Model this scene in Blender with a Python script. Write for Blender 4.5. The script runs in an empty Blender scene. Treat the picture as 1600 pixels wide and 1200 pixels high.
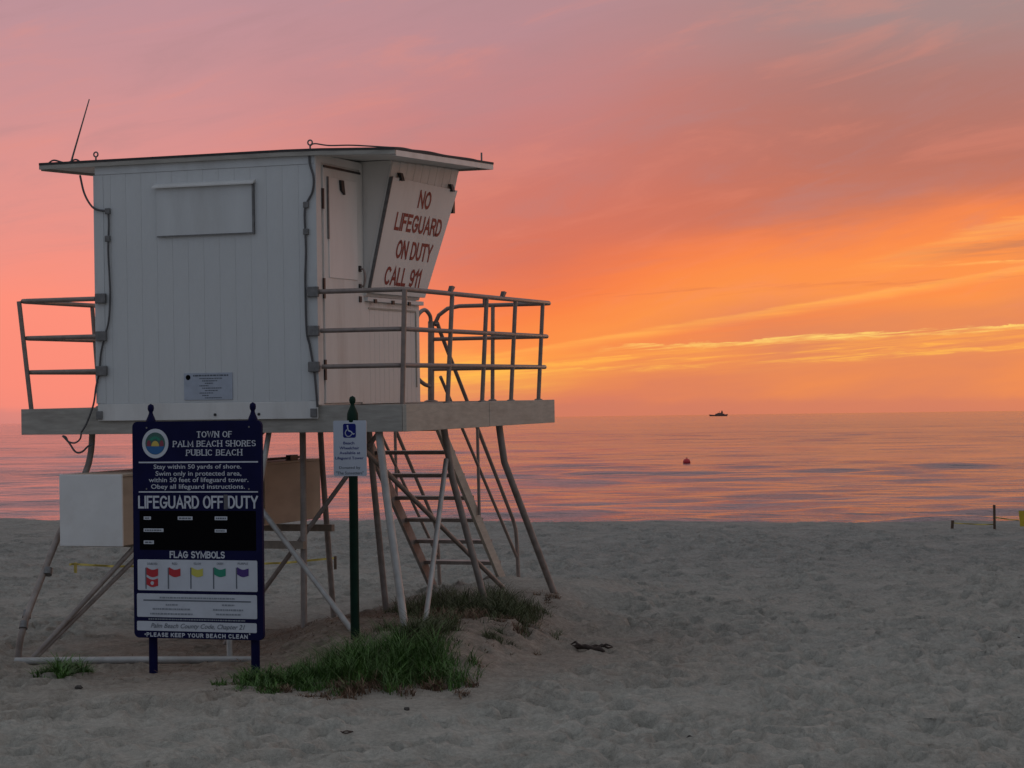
import bpy, bmesh, math, random
import numpy as np
from mathutils import Vector, Matrix

random.seed(7); rng = np.random.default_rng(7)
scene = bpy.context.scene
C = scene.collection
R = math.radians

# ------------------------------------------------------------------ camera
F = 3500.0                      # focal length in pixels of the 1600 px photograph
EYE = np.array([0.0, 0.0, 2.3])
ROLL = math.atan(0.0127)
PITCH = math.atan((662 - .0127*800 - 600)*math.cos(ROLL)/F)
fwd = np.array([0, math.cos(PITCH), math.sin(PITCH)])
up0 = np.array([0, -math.sin(PITCH), math.cos(PITCH)])
rt0 = np.array([1.0, 0, 0])
rt = rt0*math.cos(ROLL) - up0*math.sin(ROLL)
up = up0*math.cos(ROLL) + rt0*math.sin(ROLL)
cd = bpy.data.cameras.new('camera'); cam = bpy.data.objects.new('camera', cd); C.objects.link(cam)
cd.sensor_width = 36; cd.lens = F/1600*36; cd.clip_start = .1; cd.clip_end = 90000
m = Matrix.Identity(4)
for i in range(3):
    m[i][0] = rt[i]; m[i][1] = up[i]; m[i][2] = -fwd[i]; m[i][3] = EYE[i]
cam.matrix_world = m
scene.camera = cam

def ray(x, y):
    d = fwd*F + rt*(x-800) + up*(600-y)
    return d/d[1]
def on_level(x, y, z=0.0):
    d = ray(x, y); return EYE + d*((z-EYE[2])/d[2])
def at_depth(x, y, Y):
    return EYE + ray(x, y)*Y

# ------------------------------------------------------------------ world, sun, exposure
def s2l(c):
    return tuple(((v/255)/12.92 if v/255 <= .04045 else ((v/255+.055)/1.055)**2.4) for v in c)
world = bpy.data.worlds.new('World'); scene.world = world; world.use_nodes = True
wt = world.node_tree; wn = wt.nodes; wn.clear()
def W(kind, **kw):
    n = wn.new(kind)
    for k, v in kw.items(): setattr(n, k, v)
    return n
def wl(a, b): wt.links.new(a, b)
def wm(op, a, b=None, c=None):
    n = W('ShaderNodeMath', operation=op)
    for i, v in enumerate((a, b, c)):
        if v is None: continue
        if isinstance(v, (int, float)): n.inputs[i].default_value = v
        else: wl(v, n.inputs[i])
    return n.outputs[0]
def wmap(v, a, b, c=0.0, d=1.0, smooth=True):
    n = W('ShaderNodeMapRange', interpolation_type='SMOOTHSTEP' if smooth else 'LINEAR')
    n.clamp = True if not smooth else n.clamp
    wl(v, n.inputs[0])
    for i, q in enumerate((a, b, c, d)): n.inputs[1+i].default_value = q
    return n.outputs[0]
def wramp(v, lo, hi, stops):
    n = W('ShaderNodeValToRGB'); cr = n.color_ramp; cr.interpolation = 'EASE' if False else 'LINEAR'
    while len(cr.elements) > 1: cr.elements.remove(cr.elements[-1])
    for i, (p, col) in enumerate(stops):
        q = (p-lo)/(hi-lo)
        e = cr.elements[0] if i == 0 else cr.elements.new(q)
        e.position = q; e.color = (*s2l(col), 1)
    wl(wmap(v, lo, hi, smooth=False), n.inputs[0])
    return n.outputs[0]
def wmix(f, a, b, mode='MIX'):
    n = W('ShaderNodeMix', data_type='RGBA', blend_type=mode)
    n.clamp_factor = True
    if isinstance(f, (int, float)): n.inputs[0].default_value = f
    else: wl(f, n.inputs[0])
    for i, q in ((6, a), (7, b)):
        if isinstance(q, tuple): n.inputs[i].default_value = (*q, 1)
        else: wl(q, n.inputs[i])
    return n.outputs[2]
def wnoise(vec, scale, detail=4, rough=.55, dist=0.0):
    n = W('ShaderNodeTexNoise'); n.inputs['Scale'].default_value = scale
    n.inputs['Detail'].default_value = detail; n.inputs['Roughness'].default_value = rough
    n.inputs['Distortion'].default_value = dist
    wl(vec, n.inputs['Vector']); return wm('SUBTRACT', n.outputs[0], .5)
def wxyz(x, y, z=0.0):
    n = W('ShaderNodeCombineXYZ')
    for i, v in enumerate((x, y, z)):
        if isinstance(v, (int, float)): n.inputs[i].default_value = v
        else: wl(v, n.inputs[i])
    return n.outputs[0]
tc = W('ShaderNodeTexCoord'); sep = W('ShaderNodeSeparateXYZ'); wl(tc.outputs['Generated'], sep.inputs[0])
dx, dy, dz = sep.outputs
az = wm('ARCTAN2', dx, dy)
el = wm('ARCSINE', dz)
U = wm('MULTIPLY', az, 3.5)             # 1 unit = 16.4 degrees
V0 = wm('MULTIPLY', wm('ABSOLUTE', el), 3.5)
low = wnoise(wxyz(U, wm('MULTIPLY', V0, 2.2)), 1.7, 2)
mid = wnoise(wxyz(U, wm('MULTIPLY', wm('SUBTRACT', V0, wm('MULTIPLY', U, .12)), 5)), 3.2, 4, .6)
V = wm('ADD', wm('ADD', V0, wm('MULTIPLY', low, .11)), wm('MULTIPLY', mid, .07))
V = wm('MAXIMUM', V, 0.0)
Ucl = wm('MINIMUM', wm('MAXIMUM', U, 0.0), 1.6)
climb = wm('ADD', wmap(U, -.12, .42, 0, .095), wm('MULTIPLY', Ucl, .03))            # cloud base climbing to the right
Vs = wm('SUBTRACT', V, wm('MULTIPLY', climb, wmap(V0, .02, .17)))
TOP = [(1.0, (166, 146, 154)), (1.6, (156, 148, 157)), (2.6, (150, 154, 163)), (5.5, (158, 164, 172))]
left = wramp(V, 0, 5.5, [(0, (214, 132, 124)), (.05, (250, 139, 120)), (.2, (254, 143, 122)), (.33, (228, 145, 137)), (.5, (204, 144, 146)), (.66, (189, 144, 152))]+TOP)
cent = wramp(Vs, 0, 5.5, [(0, (212, 122, 98)), (.03, (226, 130, 88)), (.08, (250, 146, 74)), (.14, (248, 128, 70)), (.18, (238, 120, 78)), (.23, (217, 114, 90)), (.34, (204, 119, 107)), (.46, (196, 128, 127)), (.58, (184, 137, 143))]+TOP)
rght = wramp(Vs, 0, 5.5, [(0, (208, 126, 98)), (.03, (222, 132, 90)), (.08, (246, 146, 76)), (.135, (250, 142, 74)), (.165, (244, 132, 76)), (.205, (197, 114, 92)), (.27, (182, 112, 100)), (.38, (172, 118, 112)), (.50, (162, 134, 134))]+TOP)
front = wmix(wmap(U, -.6, .08), left, cent)
front = wmix(wmap(U, .0, .6), front, rght)
# lit cloud edges, long streaks climbing to the right
fine = wnoise(wxyz(wm('MULTIPLY', U, 1.3), wm('MULTIPLY', V0, 10)), 7, 5, .68, .5)
fine2 = wnoise(wxyz(U, wm('MULTIPLY', wm('SUBTRACT', V0, wm('MULTIPLY', U, .07)), 26)), 4, 5, .68, .3)
def streak(colr, to, u0, v0, k, sig, below, uA, uB, amt, jag, lo=.2):
    line = wm('ADD', wm('MULTIPLY', wm('SUBTRACT', U, u0), k), v0)
    d = wm('SUBTRACT', wm('ADD', V0, wm('MULTIPLY', fine, jag)), line)
    g = wm('MULTIPLY', wmap(d, 0, sig, 1, 0), wmap(d, -below, 0, 0, 1))
    g = wm('MULTIPLY', wm('MULTIPLY', g, wmap(U, uA, uB)), wmap(U, 1.2, 2.2, 1, 0))
    g = wm('MULTIPLY', g, wmap(fine2, -.16, .14, lo, 1.0))
    return wmix(wm('MULTIPLY', g, amt), colr, s2l(to))
front = streak(front, (250, 132, 72), .03, .100, .150, .004, .05, -.1, .3, .55, .008, .5)
front = streak(front, (255, 172, 84), .03, .106, .147, .005, .017, -.25, .15, .85, .010, .45)
front = streak(front, (255, 172, 76), .17, .098, .040, .010, .050, -.1, .25, .6, .02, .1)
front = streak(front, (255, 212, 112), .17, .106, .040, .004, .009, .12, .19, 1.0, .03, -.25)
front = streak(front, (255, 190, 84), .0, .070, .035, .003, .008, -.2, .0, .7, .03, -.5)
front = streak(front, (255, 180, 80), .1, .086, .03, .003, .010, -.1, .1, .7, .035, -.7)
front = streak(front, (255, 166, 84), .65, .255, .26, .012, .035, .45, .75, .85, .03, .35)
front = streak(front, (184, 118, 90), .72, .252, .06, .012, .030, .55, .78, .75, .03, .1)
front = streak(front, (255, 186, 98), .65, .226, .03, .003, .006, .55, .7, .8, .02, .0)
front = streak(front, (206, 108, 74), .13, .192, .02, .006, .012, .05, .13, .35, .03, -.6)
cl = wnoise(wxyz(wm('MULTIPLY', U, 1.2), wm('MULTIPLY', wm('SUBTRACT', V0, wm('MULTIPLY', U, .22)), 6)), 2.4, 6, .62, .6)
veil = wm('MULTIPLY', wmap(cl, -.02, .22, 0, 1), wm('MULTIPLY', wmap(V0, .12, .35), .30))
front = wmix(veil, front, s2l((172, 132, 136)))
lift = wm('MULTIPLY', wmap(cl, -.22, .0, 1, 0), wm('MULTIPLY', wmap(V0, .05, .2), .22))
front = wmix(lift, front, s2l((240, 142, 118)))
# yellow glow low down where the sun is about to rise
gu = wm('DIVIDE', wm('SUBTRACT', U, -.06), .13); gv = wm('DIVIDE', wm('SUBTRACT', V, .058), .030)
glow = wm('EXPONENT', wm('MULTIPLY', wm('ADD', wm('MULTIPLY', gu, gu), wm('MULTIPLY', gv, gv)), -1))
front = wmix(wm('MULTIPLY', glow, wmap(fine2, -.2, .2, .45, 1)), front, s2l((255, 188, 80)))
# low bank of haze and cloud on the sea horizon
bankh = wm('ADD', wm('MULTIPLY', wnoise(wxyz(U, 0.0), 9, 4, .62), .026), .024)
bank = wmap(wm('SUBTRACT', V0, bankh), -.010, .003, 1, 0)
front = wmix(wm('MULTIPLY', bank, .6), front, wmix(wmap(U, -.6, .1), s2l((212, 132, 124)), s2l((204, 122, 98))))
back = wramp(V, 0, 5.5, [(0, (132, 133, 144)), (.5, (130, 136, 150)), (1.5, (137, 146, 161)), (5.5, (158, 164, 172))])
flank = wramp(V, 0, 5.5, [(0, (186, 166, 156)), (.5, (178, 167, 163)), (1.5, (164, 163, 165)), (5.5, (158, 164, 172))])
side = wm('COSINE', wm('SUBTRACT', az, R(22)))
col = wmix(wmap(side, -.75, -.05), back, flank)
col = wmix(wmap(side, .1, .9), col, front)
nish = W('ShaderNodeTexSky', sky_type='NISHITA'); nish.sun_disc = False
nish.sun_elevation = R(1.5); nish.sun_rotation = R(22)
col = wmix(1.0, col, wmix(1.0, nish.outputs[0], (.003, .003, .003), 'MULTIPLY'), 'ADD')
bg = W('ShaderNodeBackground'); bg.inputs['Strength'].default_value = 1.0
wl(col, bg.inputs[0])
wo = W('ShaderNodeOutputWorld'); wl(bg.outputs[0], wo.inputs[0])

sl = bpy.data.lights.new('sun', 'SUN'); sl.energy = .12; sl.angle = R(12); sl.color = (1, .62, .36)
sun = bpy.data.objects.new('sun', sl); C.objects.link(sun)
sd = Vector((math.sin(R(22))*math.cos(R(2.5)), math.cos(R(22))*math.cos(R(2.5)), math.sin(R(2.5))))
sun.rotation_euler = sd.to_track_quat('Z', 'Y').to_euler(); sun.location = (20, 60, 20)

scene.render.engine = 'CYCLES'
scene.view_settings.view_transform = 'Standard'; scene.view_settings.look = 'None'
scene.view_settings.exposure = 0.0; scene.view_settings.gamma = 1.0
scene.view_settings.use_curve_mapping = False

# ------------------------------------------------------------------ materials
def mat(name, col, rough=.6, metal=0.0, var=.0, vscale=8.0, bump=0.0, bscale=60.0, dirt=None, dscale=3.0, damt=.5, stretch=(1, 1, 1), spec=.5):
    mt = bpy.data.materials.new(name); mt.use_nodes = True
    nt = mt.node_tree; b = nt.nodes['Principled BSDF']
    b.inputs['Roughness'].default_value = rough; b.inputs['Metallic'].default_value = metal
    b.inputs['Specular IOR Level'].default_value = spec
    b.inputs['Base Color'].default_value = (*col, 1)
    if var or bump or dirt:
        t = nt.nodes.new('ShaderNodeTexCoord'); mp = nt.nodes.new('ShaderNodeMapping')
        mp.inputs['Scale'].default_value = stretch
        nt.links.new(t.outputs['Object'], mp.inputs[0])
        src = None
        if var:
            n = nt.nodes.new('ShaderNodeTexNoise'); n.inputs['Scale'].default_value = vscale; n.inputs['Detail'].default_value = 6
            nt.links.new(mp.outputs[0], n.inputs[0])
            r = nt.nodes.new('ShaderNodeMapRange'); r.inputs[1].default_value = .3; r.inputs[2].default_value = .7
            r.inputs[3].default_value = 1-var; r.inputs[4].default_value = 1+var
            nt.links.new(n.outputs[0], r.inputs[0])
            x = nt.nodes.new('ShaderNodeMix'); x.data_type = 'RGBA'; x.blend_type = 'MULTIPLY'; x.inputs[0].default_value = 1
            x.inputs[6].default_value = (*col, 1); nt.links.new(r.outputs[0], x.inputs[7]); src = x.outputs[2]
        if dirt:
            n = nt.nodes.new('ShaderNodeTexNoise'); n.inputs['Scale'].default_value = dscale; n.inputs['Detail'].default_value = 8; n.inputs['Roughness'].default_value = .65
            nt.links.new(mp.outputs[0], n.inputs[0])
            r = nt.nodes.new('ShaderNodeMapRange'); r.inputs[1].default_value = .5; r.inputs[2].default_value = .75
            r.inputs[3].default_value = 0; r.inputs[4].default_value = damt
            nt.links.new(n.outputs[0], r.inputs[0])
            x = nt.nodes.new('ShaderNodeMix'); x.data_type = 'RGBA'; nt.links.new(r.outputs[0], x.inputs[0])
            if src: nt.links.new(src, x.inputs[6])
            else: x.inputs[6].default_value = (*col, 1)
            x.inputs[7].default_value = (*dirt, 1); src = x.outputs[2]
        if src: nt.links.new(src, b.inputs['Base Color'])
        if bump:
            n = nt.nodes.new('ShaderNodeTexNoise'); n.inputs['Scale'].default_value = bscale; n.inputs['Detail'].default_value = 5
            nt.links.new(mp.outputs[0], n.inputs[0])
            bp = nt.nodes.new('ShaderNodeBump'); bp.inputs['Strength'].default_value = bump; bp.inputs['Distance'].default_value = .01
            nt.links.new(n.outputs[0], bp.inputs['Height']); nt.links.new(bp.outputs[0], b.inputs['Normal'])
    return mt
MT = dict(
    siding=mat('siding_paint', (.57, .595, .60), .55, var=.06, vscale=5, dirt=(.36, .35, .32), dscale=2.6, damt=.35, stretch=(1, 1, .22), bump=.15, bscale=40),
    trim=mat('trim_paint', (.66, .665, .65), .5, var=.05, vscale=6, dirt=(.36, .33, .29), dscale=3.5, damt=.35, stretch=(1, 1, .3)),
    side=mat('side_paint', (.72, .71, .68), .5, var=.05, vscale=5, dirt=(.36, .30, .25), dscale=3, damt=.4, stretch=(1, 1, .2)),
    board=mat('board_paint', (.77, .755, .73), .45, var=.04, vscale=4, dirt=(.45, .4, .35), dscale=2.5, damt=.3, stretch=(1, 1, .3)),
    red=mat('red_letters', (.21, .012, .014), .5, var=.12, vscale=30),
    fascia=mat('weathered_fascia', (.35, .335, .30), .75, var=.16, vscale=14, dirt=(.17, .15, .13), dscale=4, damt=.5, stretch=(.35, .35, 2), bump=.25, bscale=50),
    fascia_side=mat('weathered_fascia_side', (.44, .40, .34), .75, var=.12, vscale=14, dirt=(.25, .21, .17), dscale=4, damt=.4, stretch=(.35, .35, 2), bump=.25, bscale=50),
    deckwood=mat('deck_wood', (.26, .22, .18), .8, var=.2, vscale=12, stretch=(1, .2, 1)),
    roof=mat('roof_felt', (.045, .043, .045), .85, var=.2, vscale=18),
    metal=mat('galvanised_pipe', (.27, .225, .205), .5, .4, var=.18, vscale=14, dirt=(.2, .14, .1), dscale=7, damt=.55),
    dullmetal=mat('dull_bracket', (.18, .18, .18), .55, .6, var=.2, vscale=25),
    pipe=mat('weathered_pipe', (.29, .255, .235), .6, .3, var=.2, vscale=9, dirt=(.17, .11, .08), dscale=5, damt=.6),
    palepipe=mat('pale_pipe', (.40, .40, .39), .5, .25, var=.15, vscale=9, dirt=(.28, .24, .2), dscale=5, damt=.5),
    cable=mat('cable_rubber', (.075, .075, .08), .6, var=.2),
    dark=mat('dark_iron', (.03, .03, .032), .5, .4),
    blue=mat('navy_board', (.004, .005, .042), .6, var=.15, vscale=6, spec=.12),
    black=mat('black_panel', (.003, .003, .004), .8, spec=.05),
    white=mat('white_print', (.50, .54, .60), .5, var=.06, vscale=20),
    panelw=mat('white_panel', (.50, .54, .60), .45, var=.06, vscale=6, dirt=(.36, .38, .42), dscale=5, damt=.4),
    ink=mat('grey_ink', (.10, .12, .15), .6), paleink=mat('faded_ink', (.22, .25, .29), .6), greyed=mat('grey_patch', (.10, .10, .11), .7),
    fred=mat('flag_red', (.42, .015, .025), .5), fyel=mat('flag_yellow', (.50, .47, .08), .5),
    fgrn=mat('flag_green', (.01, .22, .14), .5), fpur=mat('flag_purple', (.045, .015, .16), .5),
    sealg=mat('seal_green', (.03, .10, .09), .5), sealb=mat('seal_blue', (.01, .11, .30), .5),
    sealy=mat('seal_yellow', (.55, .42, .08), .5), sealr=mat('seal_red', (.20, .03, .06), .5),
    hpblue=mat('sign_blue', (.006, .012, .16), .6, spec=.2), hpboard=mat('sign_white', (.47, .52, .60), .35, var=.05, vscale=6),
    greenpost=mat('green_post', (.004, .024, .015), .6, var=.25, vscale=12, spec=.2),
    boxw=mat('box_white', (.72, .73, .72), .5, var=.04, vscale=4, dirt=(.5, .47, .42), dscale=3, damt=.3),
    boxtan=mat('box_tan', (.48, .40, .31), .65, var=.1, vscale=5, dirt=(.28, .2, .14), dscale=3, damt=.4, stretch=(1, .3, 1)),
    grass=mat('dune_grass', (.06, .135, .022), .55, var=.45, vscale=9),
    grass2=mat('dune_grass_dark', (.075, .092, .036), .65, var=.45, vscale=8),
    thatch=mat('dry_thatch', (.18, .115, .075), .85, var=.4, vscale=12),
    bark=mat('driftwood', (.045, .03, .024), .85, var=.4, vscale=20),
    stone=mat('dark_pebble', (.05, .045, .04), .8, var=.3, vscale=30), shell=mat('shell', (.6, .57, .5), .5),
    stake=mat('stake_wood', (.09, .055, .035), .8, var=.3, vscale=20), tape=mat('yellow_tape', (.42, .33, .07), .6, var=.2, vscale=10),
    ysign=mat('yellow_sign', (.50, .36, .02), .5, var=.1, vscale=8),
    buoy=mat('buoy_red', (.6, .03, .04), .4), hull=mat('ship_hull', (.12, .06, .05), .6), ship=mat('ship_hazed', (.2, .11, .09), .6),  # both ship colours have the brown of backlit haze painted in
    notice=mat('notice_paper', (.37, .42, .50), .5, var=.08, vscale=12), glass=mat('dark_glass', (.02, .025, .03), .08),
)

# ------------------------------------------------------------------ mesh helpers
class MB:
    def __init__(s): s.v = []; s.f = []; s.smooth = []
    def add(s, vs, fs, sm=False):
        o = len(s.v); s.v += [tuple(map(float, p)) for p in vs]
        s.f += [tuple(i+o for i in q) for q in fs]; s.smooth += [sm]*len(fs); return s
    def box(s, x0, x1, y0, y1, z0, z1):
        return s.add([(x0,y0,z0),(x1,y0,z0),(x1,y1,z0),(x0,y1,z0),(x0,y0,z1),(x1,y0,z1),(x1,y1,z1),(x0,y1,z1)],
                     [(0,3,2,1),(4,5,6,7),(0,1,5,4),(1,2,6,5),(2,3,7,6),(3,0,4,7)])
    def hexa(s, p):   # eight corners, bottom 4 counter-clockwise then top 4
        return s.add(p, [(0,3,2,1),(4,5,6,7),(0,1,5,4),(1,2,6,5),(2,3,7,6),(3,0,4,7)])
    def slab(s, poly, d):   # polygon (3D points) pushed along vector d
        n = len(poly); a = [Vector(p) for p in poly]; b = [p+Vector(d) for p in a]
        return s.add(a+b, [tuple(range(n))[::-1], tuple(range(n, 2*n))] + [(i, (i+1) % n, n+(i+1) % n, n+i) for i in range(n)])
    def tube(s, pts, r, n=12, caps=True):
        P = [Vector(p) for p in pts]; m_ = len(P)
        rr = r if isinstance(r, (list, tuple)) else [r]*m_
        nx = None; rings = []
        for i, p in enumerate(P):
            t = (P[min(i+1, m_-1)]-P[max(i-1, 0)]).normalized()
            if nx is None:
                nx = t.orthogonal().normalized()
            nx = (nx - t*nx.dot(t)).normalized(); ny = t.cross(nx)
            rings.append([p+(nx*math.cos(2*math.pi*k/n)+ny*math.sin(2*math.pi*k/n))*rr[i] for k in range(n)])
        vs = [q for g in rings for q in g]
        fs = [(i*n+k, i*n+(k+1) % n, (i+1)*n+(k+1) % n, (i+1)*n+k) for i in range(m_-1) for k in range(n)]
        s.add(vs, fs, True)
        if caps: s.add(rings[0]+rings[-1], [tuple(range(n))[::-1], tuple(range(n, 2*n))])
        return s
    def lathe(s, prof, c=(0, 0, 0), n=20):   # (radius, z) pairs
        vs = [(c[0]+r*math.cos(2*math.pi*k/n), c[1]+r*math.sin(2*math.pi*k/n), c[2]+z) for r, z in prof for k in range(n)]
        fs = [(i*n+k, i*n+(k+1) % n, (i+1)*n+(k+1) % n, (i+1)*n+k) for i in range(len(prof)-1) for k in range(n)]
        return s.add(vs, fs, True)
    def mesh(s, name, mt, bevel=0.0):
        me = bpy.data.meshes.new(name); me.from_pydata(s.v, [], s.f)
        me.polygons.foreach_set('use_smooth', s.smooth); me.update()
        if bevel:
            bm = bmesh.new(); bm.from_mesh(me)
            bmesh.ops.remove_doubles(bm, verts=bm.verts, dist=1e-5)
            bmesh.ops.bevel(bm, geom=bm.edges[:], offset=bevel, segments=2, affect='EDGES', profile=.5)
            bm.to_mesh(me); bm.free()
        me.materials.append(MT[mt]); return me
    def build(s, name, mt, parent=None, loc=None, bevel=0.0):
        return obj(name, s.mesh(name, mt, bevel), parent, loc)
def obj(name, me, parent=None, loc=None):
    o = bpy.data.objects.new(name, me); C.objects.link(o)
    if parent is not None: o.parent = parent
    if loc is not None: o.location = loc
    return o
def tag(o, label=None, cat=None, group=None, kind=None):
    for k, v in (('label', label), ('category', cat), ('group', group), ('kind', kind)):
        if v: o[k] = v
    return o
def empty(name, label, cat, mtx, group=None):
    o = bpy.data.objects.new(name, None); C.objects.link(o); o.empty_display_size = .2
    o.matrix_world = mtx; return tag(o, label, cat, group)
def curve_pts(pts, n=8):   # Catmull-Rom
    P = [Vector(p) for p in pts]; P = [P[0]*2-P[1]]+P+[P[-1]*2-P[-2]]; out = []
    for i in range(1, len(P)-2):
        for k in range(n):
            t = k/n; a, b, c, d = P[i-1:i+3]
            out.append(.5*((2*b)+(c-a)*t+(2*a-5*b+4*c-d)*t*t+(3*b-a-3*c+d)*t**3))
    return out+[P[-2]]
def text_geo(string, bold=0.0):
    cu = bpy.data.curves.new('t', 'FONT'); cu.body = string; cu.size = 1; cu.offset = bold; cu.resolution_u = 3
    o = bpy.data.objects.new('t', cu); C.objects.link(o)
    me = bpy.data.meshes.new_from_object(o)
    v = np.array([q.co for q in me.vertices]); f = [tuple(p.vertices) for p in me.polygons]
    bpy.data.objects.remove(o); bpy.data.curves.remove(cu); bpy.data.meshes.remove(me)
    lo = v.min(0); hi = v.max(0); v = (v-lo)/np.maximum(hi-lo, 1e-6)
    return v[:, :2], f
def text(parent, string, mt, o, ux, uz, bold=.01, name='lettering', italic=0.0, lift=(0, 0, 0)):
    """flat lettering fitted to the parallelogram o, o+ux, o+uz"""
    v, f = text_geo(string, bold); o = np.array(o)+np.array(lift); ux = np.array(ux); uz = np.array(uz)
    vs = [o+ux*(a+italic*b)+uz*b for a, b in v]
    return MB().add(vs, f).build(name, mt, parent)

def _arc(cx, cy, rx, ry, a0, a1, n=12): return [(cx+rx*math.cos(R(a0+(a1-a0)*k/n)), cy+ry*math.sin(R(a0+(a1-a0)*k/n))) for k in range(n+1)]
GL = {
 'N': (.68, [[(0, 0), (0, 1)], [(0, 1), (.68, 0)], [(.68, 0), (.68, 1)]]), 'O': (.74, [_arc(.37, .5, .37, .5, 90, 450, 24)]),
 'L': (.5, [[(0, 1), (0, 0), (.5, 0)]]), 'I': (0, [[(0, 0), (0, 1)]]), 'F': (.5, [[(.5, 1), (0, 1), (0, 0)], [(0, .53), (.42, .53)]]),
 'E': (.54, [[(.54, 1), (0, 1), (0, 0), (.54, 0)], [(0, .53), (.46, .53)]]), 'G': (.74, [_arc(.37, .5, .37, .5, 42, 330, 20)+[(.74, .44), (.42, .44)]]),
 'U': (.66, [[(0, 1), (0, .33)]+_arc(.33, .33, .33, .33, 180, 360)+[(.66, 1)]]), 'A': (.72, [[(0, 0), (.36, 1), (.72, 0)], [(.13, .34), (.59, .34)]]),
 'R': (.62, [[(0, 0), (0, 1), (.34, 1)]+_arc(.34, .75, .26, .25, 90, -90)+[(0, .5)], [(.34, .5), (.62, 0)]]),
 'D': (.66, [[(0, 0), (0, 1), (.26, 1)]+_arc(.26, .5, .40, .5, 90, -90, 16)+[(0, 0)]]), 'T': (.62, [[(0, 1), (.62, 1)], [(.31, 1), (.31, 0)]]),
 'Y': (.66, [[(0, 1), (.33, .45), (.66, 1)], [(.33, .45), (.33, 0)]]), 'C': (.70, [_arc(.37, .5, .37, .5, 48, 312, 20)]),
 '9': (.52, [_arc(.26, .70, .26, .30, 0, 360, 18), [(.52, .70), (.51, .42), (.42, .12), (.26, 0), (.06, .06)]]), '1': (.26, [[(0, .78), (.26, 1), (.26, 0)]]),
 'S': (.58, [_arc(.29, .75, .27, .25, 35, 270, 14)+_arc(.29, .25, .29, .25, 90, -145, 14)]), 'M': (.84, [[(0, 0), (0, 1), (.42, .12), (.84, 1), (.84, 0)]]),
 'B': (.60, [[(0, 0), (0, 1), (.32, 1)]+_arc(.32, .76, .24, .24, 90, -90)+[(0, .52)], [(.32, .52)]+_arc(.34, .26, .26, .26, 90, -90)+[(0, 0)]]),
 'P': (.58, [[(0, 0), (0, 1), (.32, 1)]+_arc(.32, .74, .26, .26, 90, -90)+[(0, .48)]]), 'W': (1.0, [[(0, 1), (.25, 0), (.5, 1), (.75, 0), (1, 1)]]),
 'H': (.68, [[(0, 0), (0, 1)], [(.68, 0), (.68, 1)], [(0, .52), (.68, .52)]]), 'K': (.64, [[(0, 0), (0, 1)], [(.62, 1), (.02, .42)], [(.22, .6), (.64, 0)]])}
def caps(parent, string, mt, o, ux, uz, nrm, hw, serif=False, gap=.26, name='lettering'):
    """sign-painter capitals: strokes of half width hw (m) laid along letter skeletons"""
    o = np.array(o, float); W_ = np.linalg.norm(ux); H_ = np.linalg.norm(uz); ex = np.array(ux)/W_; ez = np.array(uz)/H_; nrm = np.array(nrm, float)
    x = 0.0; strokes = []
    for ch in string:
        if ch == ' ': x += .50; continue
        w, ls = GL[ch]; strokes += [[(x+a, b_) for a, b_ in q] for q in ls]; x += w+gap
    tot = x-gap; mb = MB(); k = 0
    for q in strokes:
        pts = [np.array([hw+a/tot*(W_-2*hw), hw+b_*(H_-2*hw)]) for a, b_ in q]
        pts = [p for i, p in enumerate(pts) if i == 0 or np.linalg.norm(p-pts[i-1]) > 1e-6]
        L_ = []
        for i, p in enumerate(pts):
            d0 = pts[i]-pts[i-1] if i else None; d1 = pts[i+1]-pts[i] if i < len(pts)-1 else None
            d0 = d1 if d0 is None else d0; d1 = d0 if d1 is None else d1
            d0 = d0/np.linalg.norm(d0); d1 = d1/np.linalg.norm(d1); m_ = d0+d1
            m_ = m_/max(np.linalg.norm(m_), 1e-6); c_ = max(m_@d0, .45)
            wd = hw*((.5+.5*abs(m_[1])) if serif else 1.0)/c_
            e = p-m_*hw if i == 0 else (p+m_*hw if i == len(pts)-1 else p)
            L_.append((e+np.array([-m_[1], m_[0]])*wd, e-np.array([-m_[1], m_[0]])*wd))
        off = nrm*(.00025*(k % 4)); k += 1
        to3 = lambda v: o+ex*v[0]+ez*v[1]+off
        mb.add([to3(v) for pr_ in L_ for v in pr_], [(2*i, 2*i+1, 2*i+3, 2*i+2) for i in range(len(L_)-1)])
        if serif:
            for p, q_ in ((pts[0], pts[1]), (pts[-1], pts[-2])):
                if abs((p-q_)[1]) > abs((p-q_)[0])*1.2 and (p[1] < H_*.1 or p[1] > H_*.9):
                    off = nrm*.0012; s_ = hw*2.0; t_ = hw*.5; zz = p[1]+(hw-t_)*(1 if p[1] > H_/2 else -1)
                    mb.add([to3(v) for v in ((p[0]-s_, zz-t_), (p[0]+s_, zz-t_), (p[0]+s_, zz+t_), (p[0]-s_, zz+t_))], [(0, 1, 2, 3)])
    return mb.build(name, mt, parent)

# ------------------------------------------------------------------ tower frame (position solved from the photograph)
YAW, TB, TA = R(19.7374), R(.7267), R(.1212)
TM = (Matrix.Rotation(-YAW, 3, 'Z') @ Matrix.Rotation(TB, 3, 'X') @ Matrix.Rotation(TA, 3, 'Y'))
T0 = Vector((-1.018, 21.530, 2.1733))          # near right corner of the platform, underside
def l2w(p): return TM @ Vector(p) + T0
def w2l(p): return TM.transposed() @ (Vector(p)-T0)
def hit(x, y, axis, val):
    o = TM.transposed() @ (Vector(EYE)-T0); d = TM.transposed() @ Vector(ray(x, y))
    return o+d*((val-o[axis])/d[axis])

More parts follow.
